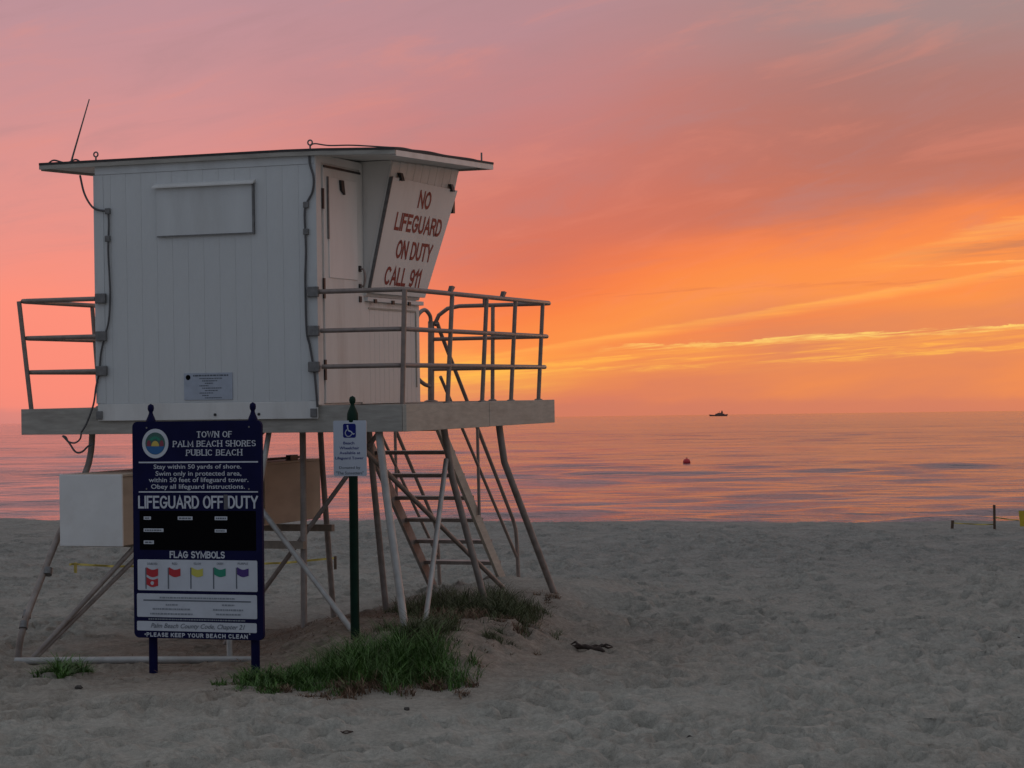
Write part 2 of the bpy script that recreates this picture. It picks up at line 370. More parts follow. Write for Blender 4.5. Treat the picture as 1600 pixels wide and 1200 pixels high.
# ------------------------------------------------------------------ ground
def sst(a, b, x): t = np.clip((x-a)/(b-a), 0, 1); return t*t*(3-2*t)
_k = rng.uniform(0, 6.28, (4, 40)); _d = rng.uniform(0, 6.28, (4, 40))
def waves(x, y, lam, seed, n=14):
    z = np.zeros_like(x, dtype=float)
    for i in range(n):
        a = _d[seed][i]; L = lam*(.6+.9*((i*.618) % 1)); k = 2*math.pi/L
        z = z+np.sin(k*(x*math.cos(a)+y*math.sin(a))+_k[seed][i])
    return z/math.sqrt(n)
def terrain(x, y):
    x = np.asarray(x, float); y = np.asarray(y, float)
    c, s = math.cos(YAW), math.sin(YAW)
    lx = (x-T0.x)*c-(y-T0.y)*s; ly = (x-T0.x)*s+(y-T0.y)*c
    wob = .12*waves(x, y, 1.6, 0, 8)
    mound = .30*sst(-2.9, -.9, lx+wob)*(1-sst(-.15, 1.0, lx-(.55-.11*ly)+wob))*sst(-2.8, -.4, ly+1.2*np.minimum(lx, 0)+wob*1.5)*(1-sst(5.5, 9, ly))
    crest = sst(24, 44, y)*(.17-.016*np.clip(x, -25, 25))
    fall = np.maximum(y-45.5-.6*waves(x, y*0, 7, 1, 6), 0); fall = .11*fall*sst(0, 2.5, fall)
    soft = .035*waves(x, y, 5.5, 1)+.018*waves(x, y, 1.7, 2)
    under = (1-sst(-2.6, -1.2, lx))*sst(-3.0, -1.6, ly)*(1-sst(4, 8, ly))
    return mound+crest-fall+soft*(1-.45*sst(20, 40, y))*(1-.8*under) - .05*under
def gz(x, y): return float(terrain(np.array([x]), np.array([y]))[0])
def on_ground(px, py):
    z = 0.0
    for _ in range(25):
        p = on_level(px, py, z); z = .5*z+.5*gz(p[0], p[1])
    p = on_level(px, py, z); return Vector((p[0], p[1], gz(p[0], p[1])))

ys = [-60, -40, -25, -12, -4, 2, 5, 7, 8.5, 9.5, 10.2, 10.8]
while ys[-1] < 47: ys.append(ys[-1]+.036+.0011*(ys[-1]-11))
while ys[-1] < 85: ys.append(ys[-1]*1.02+.1)
xs = [0.0]
while xs[-1] < 7.0: xs.append(xs[-1]+.045)
while xs[-1] < 90: xs.append(xs[-1]+.045+.06*(xs[-1]-7.0))
xs = np.array([-q for q in xs[:0:-1]]+xs); ys = np.array(ys)
XX, YY = np.meshgrid(xs, ys); ZZ = terrain(XX, YY)
# footprints and scuffs trodden into the dry sand
dent = np.zeros_like(ZZ)
def stamp(px, py, a, ln, wd, dp):
    r = ln*2.4
    i0, i1 = np.searchsorted(ys, (py-r, py+r)); j0, j1 = np.searchsorted(xs, (px-r, px+r))
    if i1 <= i0 or j1 <= j0: return
    X = XX[i0:i1, j0:j1]-px; Y = YY[i0:i1, j0:j1]-py
    p = (X*math.cos(a)+Y*math.sin(a))/ln; q = (-X*math.sin(a)+Y*math.cos(a))/wd
    d2 = p*p+q*q
    dent[i0:i1, j0:j1] += -dp*np.exp(-d2**2.4)+dp*.42*np.exp(-(np.sqrt(d2)-1.45)**2*5)
def in_tower(px, py):
    l = w2l((px, py, 0)); return (-4.5 < l.x < .6 and -1.2 < l.y < 6.5) or (-2.0 < l.x < 1.9 and -3.6 < l.y < 0)
n = 0
while n < 4600:
    py = 10.5+36*random.random()**1.25; px = random.uniform(-.27, .27)*py
    if in_tower(px, py) and random.random() < .9: continue
    k = random.random()
    stamp(px, py, random.gauss(.9, .7), random.uniform(.08, .16), random.uniform(.055, .105), random.uniform(.028, .07)*(1.6 if k > .75 else 1)); n += 1
for tr in range(60):     # trails of a walker
    py = random.uniform(11, 38); px = random.uniform(-.2, .25)*py; a = random.uniform(0, 6.28)
    for k in range(26):
        a += random.gauss(0, .06); px += .62*math.cos(a); py += .62*math.sin(a); s_ = .11*(-1)**k
        if not in_tower(px, py): stamp(px-s_*math.sin(a), py+s_*math.cos(a), a, random.uniform(.13, .18), random.uniform(.075, .10), random.uniform(.07, .12))
rough = .006*waves(XX, YY, .42, 3)+.0035*waves(XX, YY, .2, 2)+.003*rng.standard_normal(ZZ.shape)
near = sst(9.5, 10.8, YY)*(1-sst(40, 47, YY)*.6)*(np.abs(XX) < .34*YY+2)
ZZ = ZZ+(np.clip(dent, -.16, .065)+rough)*near
nx_, ny_ = len(xs), len(ys)
me = bpy.data.meshes.new('sand'); me.vertices.add(nx_*ny_)
me.vertices.foreach_set('co', np.stack([XX, YY, ZZ], -1).ravel())
idx = np.arange(nx_*ny_).reshape(ny_, nx_)
fc = np.stack([idx[:-1, :-1], idx[:-1, 1:], idx[1:, 1:], idx[1:, :-1]], -1).reshape(-1, 4)
me.loops.add(fc.size); me.loops.foreach_set('vertex_index', fc.ravel())
me.polygons.add(len(fc)); me.polygons.foreach_set('loop_start', np.arange(0, fc.size, 4)); me.polygons.foreach_set('loop_total', np.full(len(fc), 4))
me.polygons.foreach_set('use_smooth', np.ones(len(fc), bool)); me.update(); me.validate()

sm = bpy.data.materials.new('sand'); sm.use_nodes = True; nt = sm.node_tree; b = nt.nodes['Principled BSDF']
b.inputs['Roughness'].default_value = .95; b.inputs['Specular IOR Level'].default_value = .15
geo = nt.nodes.new('ShaderNodeNewGeometry')
def sn(scale, detail=6, rough=.6):
    q = nt.nodes.new('ShaderNodeTexNoise'); q.inputs['Scale'].default_value = scale; q.inputs['Detail'].default_value = detail; q.inputs['Roughness'].default_value = rough
    nt.links.new(geo.outputs['Position'], q.inputs['Vector']); return q.outputs[0]
def rmp(v, stops):
    q = nt.nodes.new('ShaderNodeValToRGB'); cr = q.color_ramp
    for i, (p_, c_) in enumerate(stops):
        e = cr.elements[i] if i < 2 else cr.elements.new(p_)
        e.position = p_; e.color = (*c_, 1)
    nt.links.new(v, q.inputs[0]); return q.outputs[0]
def mx(f, a, b_, mode='MIX'):
    q = nt.nodes.new('ShaderNodeMix'); q.data_type = 'RGBA'; q.blend_type = mode
    if isinstance(f, float): q.inputs[0].default_value = f
    else: nt.links.new(f, q.inputs[0])
    nt.links.new(a, q.inputs[6]); nt.links.new(b_, q.inputs[7]); return q.outputs[2]
c1 = rmp(sn(1.3, 8, .7), [(.3, (.40, .383, .335)), (.7, (.57, .55, .485))])
# darker sand colour towards the water
sp_ = nt.nodes.new('ShaderNodeSeparateXYZ'); nt.links.new(geo.outputs['Position'], sp_.inputs[0])
wv_ = nt.nodes.new('ShaderNodeMath'); wv_.operation = 'MULTIPLY_ADD'; nt.links.new(sn(.25, 5, .6), wv_.inputs[0]); wv_.inputs[1].default_value = 14; nt.links.new(sp_.outputs[1], wv_.inputs[2])
dm_ = nt.nodes.new('ShaderNodeMapRange'); dm_.inputs[1].default_value = 26; dm_.inputs[2].default_value = 42; dm_.inputs[3].default_value = 0; dm_.inputs[4].default_value = 1
nt.links.new(wv_.outputs[0], dm_.inputs[0])
c1 = mx(dm_.outputs[0], c1, rmp(sn(2.2, 7, .7), [(.3, (.29, .282, .255)), (.7, (.41, .40, .365))]))
# the bank under the tower: brown plant matter, with deck shade painted into the colour
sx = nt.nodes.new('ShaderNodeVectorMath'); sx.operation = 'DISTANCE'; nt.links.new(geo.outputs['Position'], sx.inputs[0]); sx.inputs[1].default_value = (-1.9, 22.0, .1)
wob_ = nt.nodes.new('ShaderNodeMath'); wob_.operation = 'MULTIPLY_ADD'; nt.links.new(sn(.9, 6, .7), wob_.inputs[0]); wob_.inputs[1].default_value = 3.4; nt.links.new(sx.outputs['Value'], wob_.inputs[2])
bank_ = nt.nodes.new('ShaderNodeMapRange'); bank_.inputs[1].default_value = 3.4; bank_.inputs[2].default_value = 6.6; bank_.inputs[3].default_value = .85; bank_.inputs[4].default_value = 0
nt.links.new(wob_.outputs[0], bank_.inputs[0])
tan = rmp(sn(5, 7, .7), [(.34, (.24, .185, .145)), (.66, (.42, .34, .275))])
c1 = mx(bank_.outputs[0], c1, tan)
c2 = rmp(sn(19, 7, .75), [(.33, (.74, .74, .74)), (.67, (1.16, 1.16, 1.16))])
c3 = rmp(sn(160, 3, .7), [(.28, (.62, .60, .58)), (.45, (1, 1, 1)), (.72, (1.12, 1.12, 1.12))])
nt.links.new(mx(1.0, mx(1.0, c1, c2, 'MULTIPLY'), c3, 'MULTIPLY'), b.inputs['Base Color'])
bp = nt.nodes.new('ShaderNodeBump'); bp.inputs['Strength'].default_value = .8; bp.inputs['Distance'].default_value = .05
ad = nt.nodes.new('ShaderNodeMath'); ad.operation = 'ADD'
nt.links.new(sn(11, 7, .7), ad.inputs[0]); nt.links.new(sn(45, 5, .7), ad.inputs[1])
nt.links.new(ad.outputs[0], bp.inputs['Height']); nt.links.new(bp.outputs[0], b.inputs['Normal'])
me.materials.append(sm)
tag(obj('sand', me), 'grey beach sand trodden with footprints', kind='structure')

# ------------------------------------------------------------------ sea
SEA = -1.6
rows = [48.0]
while rows[-1] < 190: rows.append(rows[-1]+.22+.0022*(rows[-1]-48))
while rows[-1] < 1500: rows.append(rows[-1]*1.0055)
while rows[-1] < 60000: rows.append(rows[-1]*1.12)
rows = np.array(rows); ncol = 420
tt = np.linspace(-1, 1, ncol); tt = .36*tt+.75*tt**7
SX = tt[None, :]*rows[:, None]; SY = np.repeat(rows[:, None], ncol, 1)
amp = (1-sst(500, 1500, SY))
hz = np.zeros_like(SX)
for i in range(34):
    L = 1.1*1.105**i; a = R(-88)+random.gauss(0, .42); k = 2*math.pi/L
    fade = 1-sst(18*L, 70*L, SY)        # drop waves finer than the grid
    hz += (.0105*L**.48)*fade*np.sin(k*(SX*math.cos(a)+SY*math.sin(a))+random.uniform(0, 6.28)+.8*np.sin(SX*.05+i)+.6*np.sin(SY*.031+i*2))
hz *= (.62+.38*np.sin(SX*.021+SY*.043+1.3)*np.sin(SX*.013-SY*.027))
SZ = SEA+hz*amp
me = bpy.data.meshes.new('sea'); nr = len(rows)
me.vertices.add(nr*ncol); me.vertices.foreach_set('co', np.stack([SX, SY, SZ], -1).ravel())
idx = np.arange(nr*ncol).reshape(nr, ncol)
fc = np.stack([idx[:-1, :-1], idx[:-1, 1:], idx[1:, 1:], idx[1:, :-1]], -1).reshape(-1, 4)
me.loops.add(fc.size); me.loops.foreach_set('vertex_index', fc.ravel())
me.polygons.add(len(fc)); me.polygons.foreach_set('loop_start', np.arange(0, fc.size, 4)); me.polygons.foreach_set('loop_total', np.full(len(fc), 4))
me.polygons.foreach_set('use_smooth', np.ones(len(fc), bool)); me.update(); me.validate()
wmat = bpy.data.materials.new('sea_water'); wmat.use_nodes = True; nt = wmat.node_tree; b = nt.nodes['Principled BSDF']
b.inputs['Base Color'].default_value = (.10, .070, .075, 1); b.inputs['Roughness'].default_value = .12; b.inputs['IOR'].default_value = 1.7
geo = nt.nodes.new('ShaderNodeNewGeometry'); mp = nt.nodes.new('ShaderNodeMapping'); mp.inputs['Scale'].default_value = (.38, 1, 1)
nt.links.new(geo.outputs['Position'], mp.inputs[0])
def wnz(scale, det):
    q = nt.nodes.new('ShaderNodeTexNoise'); q.inputs['Scale'].default_value = scale; q.inputs['Detail'].default_value = det; q.inputs['Roughness'].default_value = .6
    nt.links.new(mp.outputs[0], q.inputs['Vector']); return q.outputs[0]
def bmp(h, dist, st, nrm=None):
    q = nt.nodes.new('ShaderNodeBump'); q.inputs['Strength'].default_value = st; q.inputs['Distance'].default_value = dist
    nt.links.new(h, q.inputs['Height'])
    if nrm: nt.links.new(nrm, q.inputs['Normal'])
    return q.outputs[0]
mp2 = nt.nodes.new('ShaderNodeMapping'); mp2.inputs['Scale'].default_value = (.2, 1, 1); nt.links.new(geo.outputs['Position'], mp2.inputs[0])
gust = nt.nodes.new('ShaderNodeTexNoise'); gust.inputs['Scale'].default_value = .022; gust.inputs['Detail'].default_value = 5; gust.inputs['Roughness'].default_value = .7
nt.links.new(mp2.outputs[0], gust.inputs['Vector'])
gr = nt.nodes.new('ShaderNodeMapRange'); gr.inputs[1].default_value = .36; gr.inputs[2].default_value = .64; gr.inputs[3].default_value = .22; gr.inputs[4].default_value = .95
nt.links.new(gust.outputs[0], gr.inputs[0])          # cat's paws: rougher and smoother patches of water
nrm = bmp(wnz(.09, 4), 1.55, .5)
nt.links.new(gr.outputs[0], nrm.node.inputs['Strength'])
nrm = bmp(wnz(.6, 5), .62, .5, nrm)
nt.links.new(gr.outputs[0], nrm.node.inputs['Strength'])
nt.links.new(nrm, b.inputs['Normal'])
me.materials.append(wmat)
tag(obj('sea', me), 'calm sea reflecting the pink sky', kind='structure')

# ------------------------------------------------------------------ lifeguard tower
OFF = Vector((-2.135, 2.2, -2.1))
tower = empty('lifeguard_tower', 'white wooden lifeguard tower on splayed pipe legs with railed platform', 'lifeguard tower',
              Matrix.Translation(l2w(OFF)) @ TM.to_4x4())
LOC = -OFF
def part(mb, name, mt, bevel=0.0): return mb.build(name, mt, tower, LOC, bevel)
ZD = .263; WX = -4.27; DY = 4.45     # deck top, platform left edge, platform depth
XL, XR = -3.35, -.92                  # hut side walls
# platform
frame = part(MB().box(WX+.06, -.06, .06, .11, .02, .2), 'platform_frame', 'deckwood')
MB().box(WX+.06, -.06, DY-.11, DY-.06, .02, .2).build('beam', 'deckwood', frame)
for k in range(5):
    xx = WX+.3+k*.92; MB().box(xx, xx+.05, .11, DY-.11, .02, .2).build('joist', 'deckwood', frame)
for y0, y1, x0, x1, mt in ((0, .04, WX, -.045, 'fascia'),): MB().box(x0, x1, y0, y1, 0, ZD).build('fascia_board', mt, frame, bevel=.004)
MB().box(-.042, .0, 0.0, 2.297, 0, ZD).build('fascia_board', 'fascia_side', frame, bevel=.004)
MB().box(-.042, .002, 2.303, DY, .003, ZD+.003).build('fascia_board', 'fascia_side', frame, bevel=.004)
MB().box(WX, WX+.04, .043, DY, 0, ZD).build('fascia_board', 'fascia', frame, bevel=.004)
MB().box(WX+.043, -.045, DY-.04, DY, 0, ZD).build('fascia_board', 'fascia', frame, bevel=.004)
dm = MB().box(0, .136, 0, DY-.1, 0, .035).mesh('deck_board', 'deckwood')
k = WX+.05
while k < -.19: obj('deck_board', dm, frame, (k, .05, ZD-.04)); k += .1425

RX0, RX1, RY0, RY1 = -3.97, -.05, -.075, 3.04
def rz(x, y): return 2.755+.034*(y-RY0)-(.035*max(0, (x+1.0)/.94))*(1-max(0, y)/3.1)
# landward wall of vertical boards
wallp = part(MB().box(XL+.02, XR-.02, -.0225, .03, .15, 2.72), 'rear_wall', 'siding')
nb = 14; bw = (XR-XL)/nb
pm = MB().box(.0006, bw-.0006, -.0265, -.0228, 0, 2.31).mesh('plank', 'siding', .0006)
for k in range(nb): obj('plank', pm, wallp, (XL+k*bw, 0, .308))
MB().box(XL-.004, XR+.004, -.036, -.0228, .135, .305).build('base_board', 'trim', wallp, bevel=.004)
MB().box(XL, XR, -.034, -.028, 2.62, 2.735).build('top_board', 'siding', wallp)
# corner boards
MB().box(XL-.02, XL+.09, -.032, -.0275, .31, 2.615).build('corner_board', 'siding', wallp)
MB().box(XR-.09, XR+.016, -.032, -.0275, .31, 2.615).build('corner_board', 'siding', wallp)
for x in (-3.33, -.955): MB().box(x-.035, x+.035, -.058, -.0365, .15, .235).build('foot_bracket', 'dullmetal', wallp, bevel=.006)
for x in (-2.03, -1.55): MB().tube([(x, -.036, .185), (x, -.046, .185)], .014, 10).build('bolt', 'dark', wallp)
hatch = part(MB().box(-2.645, -1.58, -.052, -.027, 1.972, 2.455), 'hatch', 'siding', .004)
MB().hexa([(-2.675, -.095, 2.448), (-1.555, -.095, 2.448), (-1.555, -.027, 2.47), (-2.675, -.027, 2.47), (-2.675, -.095, 2.462), (-1.555, -.095, 2.462), (-1.555, -.027, 2.497), (-2.675, -.027, 2.497)]).build('drip_cap', 'trim', hatch)
MB().box(-1.584, -1.566, -.058, -.0275, 1.96, 2.45).build('edge_strip', 'dullmetal', hatch)
MB().box(-2.64, -1.586, -.0575, -.0525, 1.962, 1.974).build('edge_strip', 'dullmetal', hatch)

# side wall with the door, lower siding, flared bay
YB, YF = 1.13, 2.63      # bay starts, sea wall at sill level
ZS, ZT = 1.37, 2.70      # sill, top
LEAN = .236
def bayx(z): return XR+LEAN*(z-ZS)
def bayy(z): return YF+.30*max(0, z-ZS)
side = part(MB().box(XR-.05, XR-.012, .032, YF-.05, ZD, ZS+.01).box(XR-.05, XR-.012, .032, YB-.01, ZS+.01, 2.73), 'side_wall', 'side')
MB().box(XR-.011, XR+.012, -.026, .10, ZD+.005, 2.72).build('corner_board', 'side', side, bevel=.003)
MB().box(XR-.011, XR+.006, 1.05, YB+.02, ZD+.005, ZS-.02).build('door_jamb', 'side', side)
MB().box(XR-.011, XR+.006, 1.05, YB-.012, ZS-.02, 2.72).build('door_jamb', 'side', side)
MB().box(XR-.011, XR+.006, .10, 1.05, 2.645, 2.72).build('door_head', 'side', side)
npk = 12; pw = (YF-(YB+.02))/npk
pm = MB().box(0, .012, .002, pw-.002, 0, ZS-.06-ZD).mesh('plank', 'side', .0015)
for k in range(npk): obj('plank', pm, side, (XR-.011, YB+.02+k*pw, ZD+.004))
for y0, y1, z0, z1 in ((1.235, 2.52, 1.238, 1.256), (2.51, 2.528, .43, 1.238)):
    MB().box(XR+.0015, XR+.012, y0, y1, z0, z1).build('trim_strip', 'fascia_side', side)
MB().box(XR-.011, XR+.045, YB+.005, YF+.03, ZS-.055, ZS-.012).build('sill', 'trim', side, bevel=.004)
for y in (1.28, 1.75, 2.2): MB().box(XR+.045, XR+.06, y, y+.06, ZS-.07, ZS-.03).build('bracket', 'dark', side)
door = part(MB().box(XR-.0105, XR+.014, .145, 1.043, ZD+.02, 2.625), 'door', 'side', .003)
MB().box(XR+.0145, XR+.024, .25, .94, 1.52, 2.515).build('door_panel', 'board', door, bevel=.004)
MB().box(XR+.0145, XR+.03, .225, .248, 1.9, 2.515).build('edge_strip', 'dullmetal', door)
MB().box(XR+.0145, XR+.024, .145, 1.043, 2.60, 2.622).build('weather_strip', 'dark', door)
MB().tube(curve_pts([(XR+.014, 1.0, 1.64), (XR+.06, 1.0, 1.63), (XR+.075, 1.0, 1.55), (XR+.06, 1.0, 1.47), (XR+.014, 1.0, 1.455)], 5), .011, 8).build('handle', 'metal', door)
for z in (1.64, 1.455, 1.33): MB().box(XR+.0145, XR+.026, .975, 1.028, z-.03, z+.03).build('lock_plate', 'dark', door)
for z in (2.29, 1.41, .61): MB().box(XR+.0125, XR+.026, .103, .142, z-.10, z+.10).build('hinge', 'dark', door)
MB().hexa([(XR+.0145, .52, 2.40), (XR+.0145, .60, 2.36), (XR+.05, .60, 2.36), (XR+.05, .52, 2.40), (XR+.0145, .50, 2.50), (XR+.0145, .57, 2.50), (XR+.05, .57, 2.50), (XR+.05, .50, 2.50)]).build('door_closer', 'dark', door)
# flared upper bay (both sides and the sea side lean outwards)
bay = part(MB().hexa([(XL, YB, ZS), (XR, YB, ZS), (XR, YF, ZS), (XL, YF, ZS),
                      (XL-LEAN*(ZT-ZS), YB, rz(-2, YB)-.047), (bayx(ZT+.05), YB, rz(-.6, YB)-.047), (bayx(2.80), bayy(2.80)-.02, rz(-.6, 3.0)-.047), (XL-LEAN*(ZT-ZS), bayy(2.80)-.02, rz(-2, 3.0)-.047)]), 'flared_bay', 'side')
part(MB().box(XL, XR-.05, YF-.05, YF, ZD, ZS-.01).box(XL, XL+.04, .032, YF-.05, ZD, ZS-.01).box(XL, XL+.04, .032, YB-.01, ZS-.01, 2.72), 'lower_wall', 'side')
# boards showing above the shutter
nb2 = 9
for k in range(nb2):
    ya, yb = YB+.03+k*.203, YB+.03+(k+1)*.203-.006
    z0, z1 = 2.585, rz(-.6, ya)-.055
    MB().hexa([(bayx(z0)+.001, ya, z0), (bayx(z0)+.014, ya, z0), (bayx(z0)+.014, yb, z0), (bayx(z0)+.001, yb, z0),
               (bayx(z1)+.001, ya, z1), (bayx(z1)+.014, ya, z1), (bayx(z1)+.014, yb, z1), (bayx(z1)+.001, yb, z1)]).build('plank', 'side', bay)
for yy0, yy1 in ((YB-.012, YB-.003),):
    MB().hexa([(XR-.0, yy0, ZS), (XR+.03, yy0, ZS), (XR+.03, yy1, ZS), (XR, yy1, ZS),
               (bayx(ZT)-.0, yy0, ZT), (bayx(ZT)+.02, yy0, ZT), (bayx(ZT)+.02, yy1, ZT), (bayx(ZT), yy1, ZT)]).build('corner_strip', 'trim', bay)
# shutter board with the warning, hinged at its top edge
def sh(y, z, off): return (bayx(z)+off, y, z)
z0, z1 = 1.40, 2.575
shut = part(MB().hexa([sh(1.145, z0, .018), sh(1.145, z0, .055), sh(bayy(z0)+.02, z0, .055), sh(bayy(z0)+.02, z0, .018),
                       sh(1.145, z1, .018), sh(1.145, z1, .055), sh(bayy(z1)-.02, z1, .055), sh(bayy(z1)-.02, z1, .018)]), 'shutter_board', 'board', .003)
MB().hexa([sh(1.128, z0, .012), sh(1.128, z0, .06), sh(1.1435, z0, .06), sh(1.1435, z0, .012),
           sh(1.128, z1, .012), sh(1.128, z1, .06), sh(1.1435, z1, .06), sh(1.1435, z1, .012)]).build('edge_strip', 'dullmetal', shut)
for s_, ya, yb, za, zb in (('NO', 1.93, 2.27, 2.315, 2.50), ('LIFEGUARD', 1.43, 2.72, 2.055, 2.24), ('ON DUTY', 1.60, 2.59, 1.775, 1.965), ('CALL 911', 1.44, 2.42, 1.495, 1.685)):
    o = np.array(sh(ya, za, .0572)); caps(shut, s_, 'red', o, np.array(sh(yb, za, .0572))-o, np.array(sh(ya, zb, .0572))-o, (1, 0, -.2), .0175)
for y in (1.32, 2.75): MB().hexa([sh(y, 2.55, .0555), sh(y, 2.55, .09), sh(y+.07, 2.55, .09), sh(y+.07, 2.55, .0555), sh(y, 2.63, .016), sh(y, 2.63, .05), sh(y+.07, 2.63, .05), sh(y+.07, 2.63, .016)]).build('hinge', 'dark', shut)
MB().box(bayx(2.4)-.02, bayx(2.4)+.05, bayy(2.4)+.002, bayy(2.4)+.06, 2.33, 2.50).build('latch_box', 'dark', bay)

# roof: nearly flat, rising a little to the sea
def rslab(x0, x1, y0, y1, zo0, zo1, nx=10):
    mb = MB(); vs = []; fs = []
    for i in range(nx+1):
        x = x0+(x1-x0)*i/nx
        for (y, zo) in ((y0, zo0), (y1, zo0), (y1, zo1), (y0, zo1)): vs.append((x-.045*max(0, y)*max(0, (x-RX0)/(RX1-RX0)), y, rz(x, y)+zo))
    for i in range(nx):
        a, c = i*4, i*4+4
        for j in range(4): fs.append((a+j, c+j, c+(j+1) % 4, a+(j+1) % 4))
    fs += [(0, 1, 2, 3), tuple(nx*4+q for q in (3, 2, 1, 0))]
    return mb.add(vs, fs)
roof = part(rslab(RX0+.04, RX1-.04, RY0+.04, RY1-.03, -.045, -.012), 'roof', 'trim')
rslab(RX0, RX1+.004, RY0-.004, RY1+.004, -.0115, .012).build('roof_sheet', 'roof', roof)
rslab(RX0, RX1, RY0, RY0+.035, -.055, -.012).build('eave_board', 'fascia', roof)
rslab(RX1-.038, RX1, RY0+.037, RY1, -.068, -.012, 2).build('eave_board', 'trim', roof)
rslab(RX0, RX0+.036, RY0+.037, RY1, -.068, -.012, 2).build('eave_board', 'fascia', roof)
rslab(RX0+.04, RX1-.04, RY1-.028, RY1, -.068, -.012).build('eave_board', 'fascia', roof)
def ring(c, r, t, n=14): return [(c[0]+r*math.cos(2*math.pi*k/n), c[1], c[2]+r*math.sin(2*math.pi*k/n)) for k in range(n+1)]
for x in (-3.33, -.955):
    zz = rz(x, -.04)+.012
    MB().tube([(x, -.04, zz-.01), (x, -.04, zz+.035)], .009, 8).tube(ring((x, -.04, zz+.058), .024, .008), .008, 8).build('eye_bolt', 'dullmetal', roof)
MB().tube(curve_pts([(-.955, -.045, 2.79), (-.90, -.05, 2.81), (-.75, -.05, 2.785), (-.5, -.04, 2.775), (-.2, .1, 2.755), (-.2, .5, 2.785), (-.24, 1.0, 2.80)], 8), .007, 8).build('roof_cable', 'cable', roof)
MB().tube(curve_pts([(-.14, .3, 2.755), (-.14, 1.0, 2.795), (-.18, 1.6, 2.815), (-.18, 2.3, 2.845), (-.22, 2.7, 2.858)], 8), .006, 8).build('roof_cable', 'cable', roof)
MB().tube([(-.14, 2.55, 2.84), (-.14, 2.55, 2.93)], .01, 8).build('eye_bolt', 'dullmetal', roof)
ab = (-3.83, .30)
za = rz(*ab)+.012
ant = part(MB().tube([(ab[0], ab[1], za-.02), (ab[0]+.03, ab[1], za+.08), (ab[0]+.235, ab[1], za+.66)], [.013, .010, .006], 8), 'antenna', 'dullmetal')
MB().tube(curve_pts([(ab[0]-.20, ab[1]-.1, za+.01), (ab[0]-.13, ab[1]-.1, za+.04), (ab[0]-.02, ab[1]-.05, za+.012), (ab[0]+.12, ab[1]-.1, za+.035), (ab[0]+.18, ab[1]-.1, za+.008)], 6), .009, 8).build('antenna_cable', 'cable', ant)

# cables and clamp blocks on the landward wall
lc = [(125, 274), (131, 300), (140, 318), (150, 327), (168, 330)]
def wpt(q, y=-.05): return tuple(hit(q[0], q[1], 1, y))
part(MB().tube(curve_pts([wpt(q) for q in lc], 6), .011, 8), 'cable', 'cable')
part(MB().tube(curve_pts([wpt(q) for q in [(169, 330), (170, 352), (169, 390), (171, 430), (172, 462), (170, 500), (164, 525), (158, 550), (155, 580), (150, 605), (146, 632), (136, 660), (127, 676)]], 6), .010, 8), 'cable', 'cable')
part(MB().tube(curve_pts([wpt(q) for q in [(483, 233), (484, 255), (490, 278), (488, 300), (479, 318), (476, 335), (478, 390), (477, 440), (479, 515), (484, 540), (490, 575), (493, 600), (496, 636)]], 6), .0115, 8), 'cable', 'cable')
part(MB().tube(curve_pts([wpt(q, .0) for q in [(98, 681), (103, 683), (107, 690), (117, 692), (125, 686), (127, 677)]], 6), .009, 8), 'cable', 'cable')
part(MB().tube(curve_pts([wpt(q, .0) for q in [(98, 681), (108, 692), (118, 706), (128, 706), (138, 697), (146, 694)]], 6), .010, 8), 'cable', 'cable')
for q in ((168, 330), (168, 373), (478, 320), (478, 362)):
    p = hit(q[0], q[1], 1, -.05); part(MB().box(p.x-.028, p.x+.028, -.062, -.033, p.z-.03, p.z+.03), 'cable_clamp', 'dullmetal', .006)

# railings
RZ = (.64, .99, 1.37); RR = .0245
def lean_(z): return -.07+.07*(z-ZD)/1.107
rail = part(MB().tube([(-.07-.0, .07, ZD-.01), (lean_(1.37), -lean_(1.37), 1.37)], RR, 12), 'right_railing', 'metal')
def post(par, bx, by, tx, ty, zt=1.37, zb=ZD-.01, r=RR): 
    MB().tube([(bx, by, zb), (tx, ty, zt)], r*.95, 12).lathe([(r*2.0, zb+.005), (r*2.0, zb+.018), (r*1.2, zb+.028)], (bx, by, 0), 12).build('post', 'metal', par)
def rails(par, fn):
    for z in RZ: MB().tube(fn(z), RR*.95 if z < 1.3 else RR, 12).build('rail', 'metal', par)
def right_path(z):
    e = lean_(z); pts = [(XR+.03, -e-.02, z), (e-.10, -e-.005, z), (e-.03, -e+.02, z), (e, -e+.10, z), (e, DY+e-.16, z), (e-.03, DY+e-.05, z), (e-.12, DY+e, z)]
    if z > 1.3:
        pts += [(-1.15, DY+e, z), (-1.30, DY+e, z-.025), (-1.41, DY+e, z-.10), (-1.47, DY+e, z-.22)]
    else: pts += [(-1.48, DY+e, z)]
    out = [pts[0]]
    return pts
rails(rail, right_path)
for y in (1.264, 2.267, 3.17, 4.09): post(rail, -.07, y, lean_(1.37), y)
post(rail, -.735, DY-.06, -.735, DY+lean_(1.37)); post(rail, -1.50, DY-.06, -1.50, DY-.02, 1.20, ZD-.01, .04)
MB().tube(curve_pts([(-1.50, DY-.03, 1.18), (-1.50, DY-.06, 1.27), (-1.52, DY-.18, 1.33), (-1.55, DY-.32, 1.25), (-1.56, DY-.36, 1.05), (-1.56, DY-.36, .75), (-1.56, DY-.33, .56), (-1.53, DY-.2, .47), (-1.50, DY-.06, .44)], 6), .024, 10).build('grab_loop', 'metal', rail)
for y in (1.18, 2.72): MB().hexa([(-.02, y, 1.385), (.02, y, 1.385), (.02, y+.05, 1.385), (-.02, y+.05, 1.385), (-.02, y+.05, 1.45), (.02, y+.05, 1.45), (.02, y+.12, 1.44), (-.02, y+.12, 1.44)]).build('rail_lug', 'dullmetal', rail)
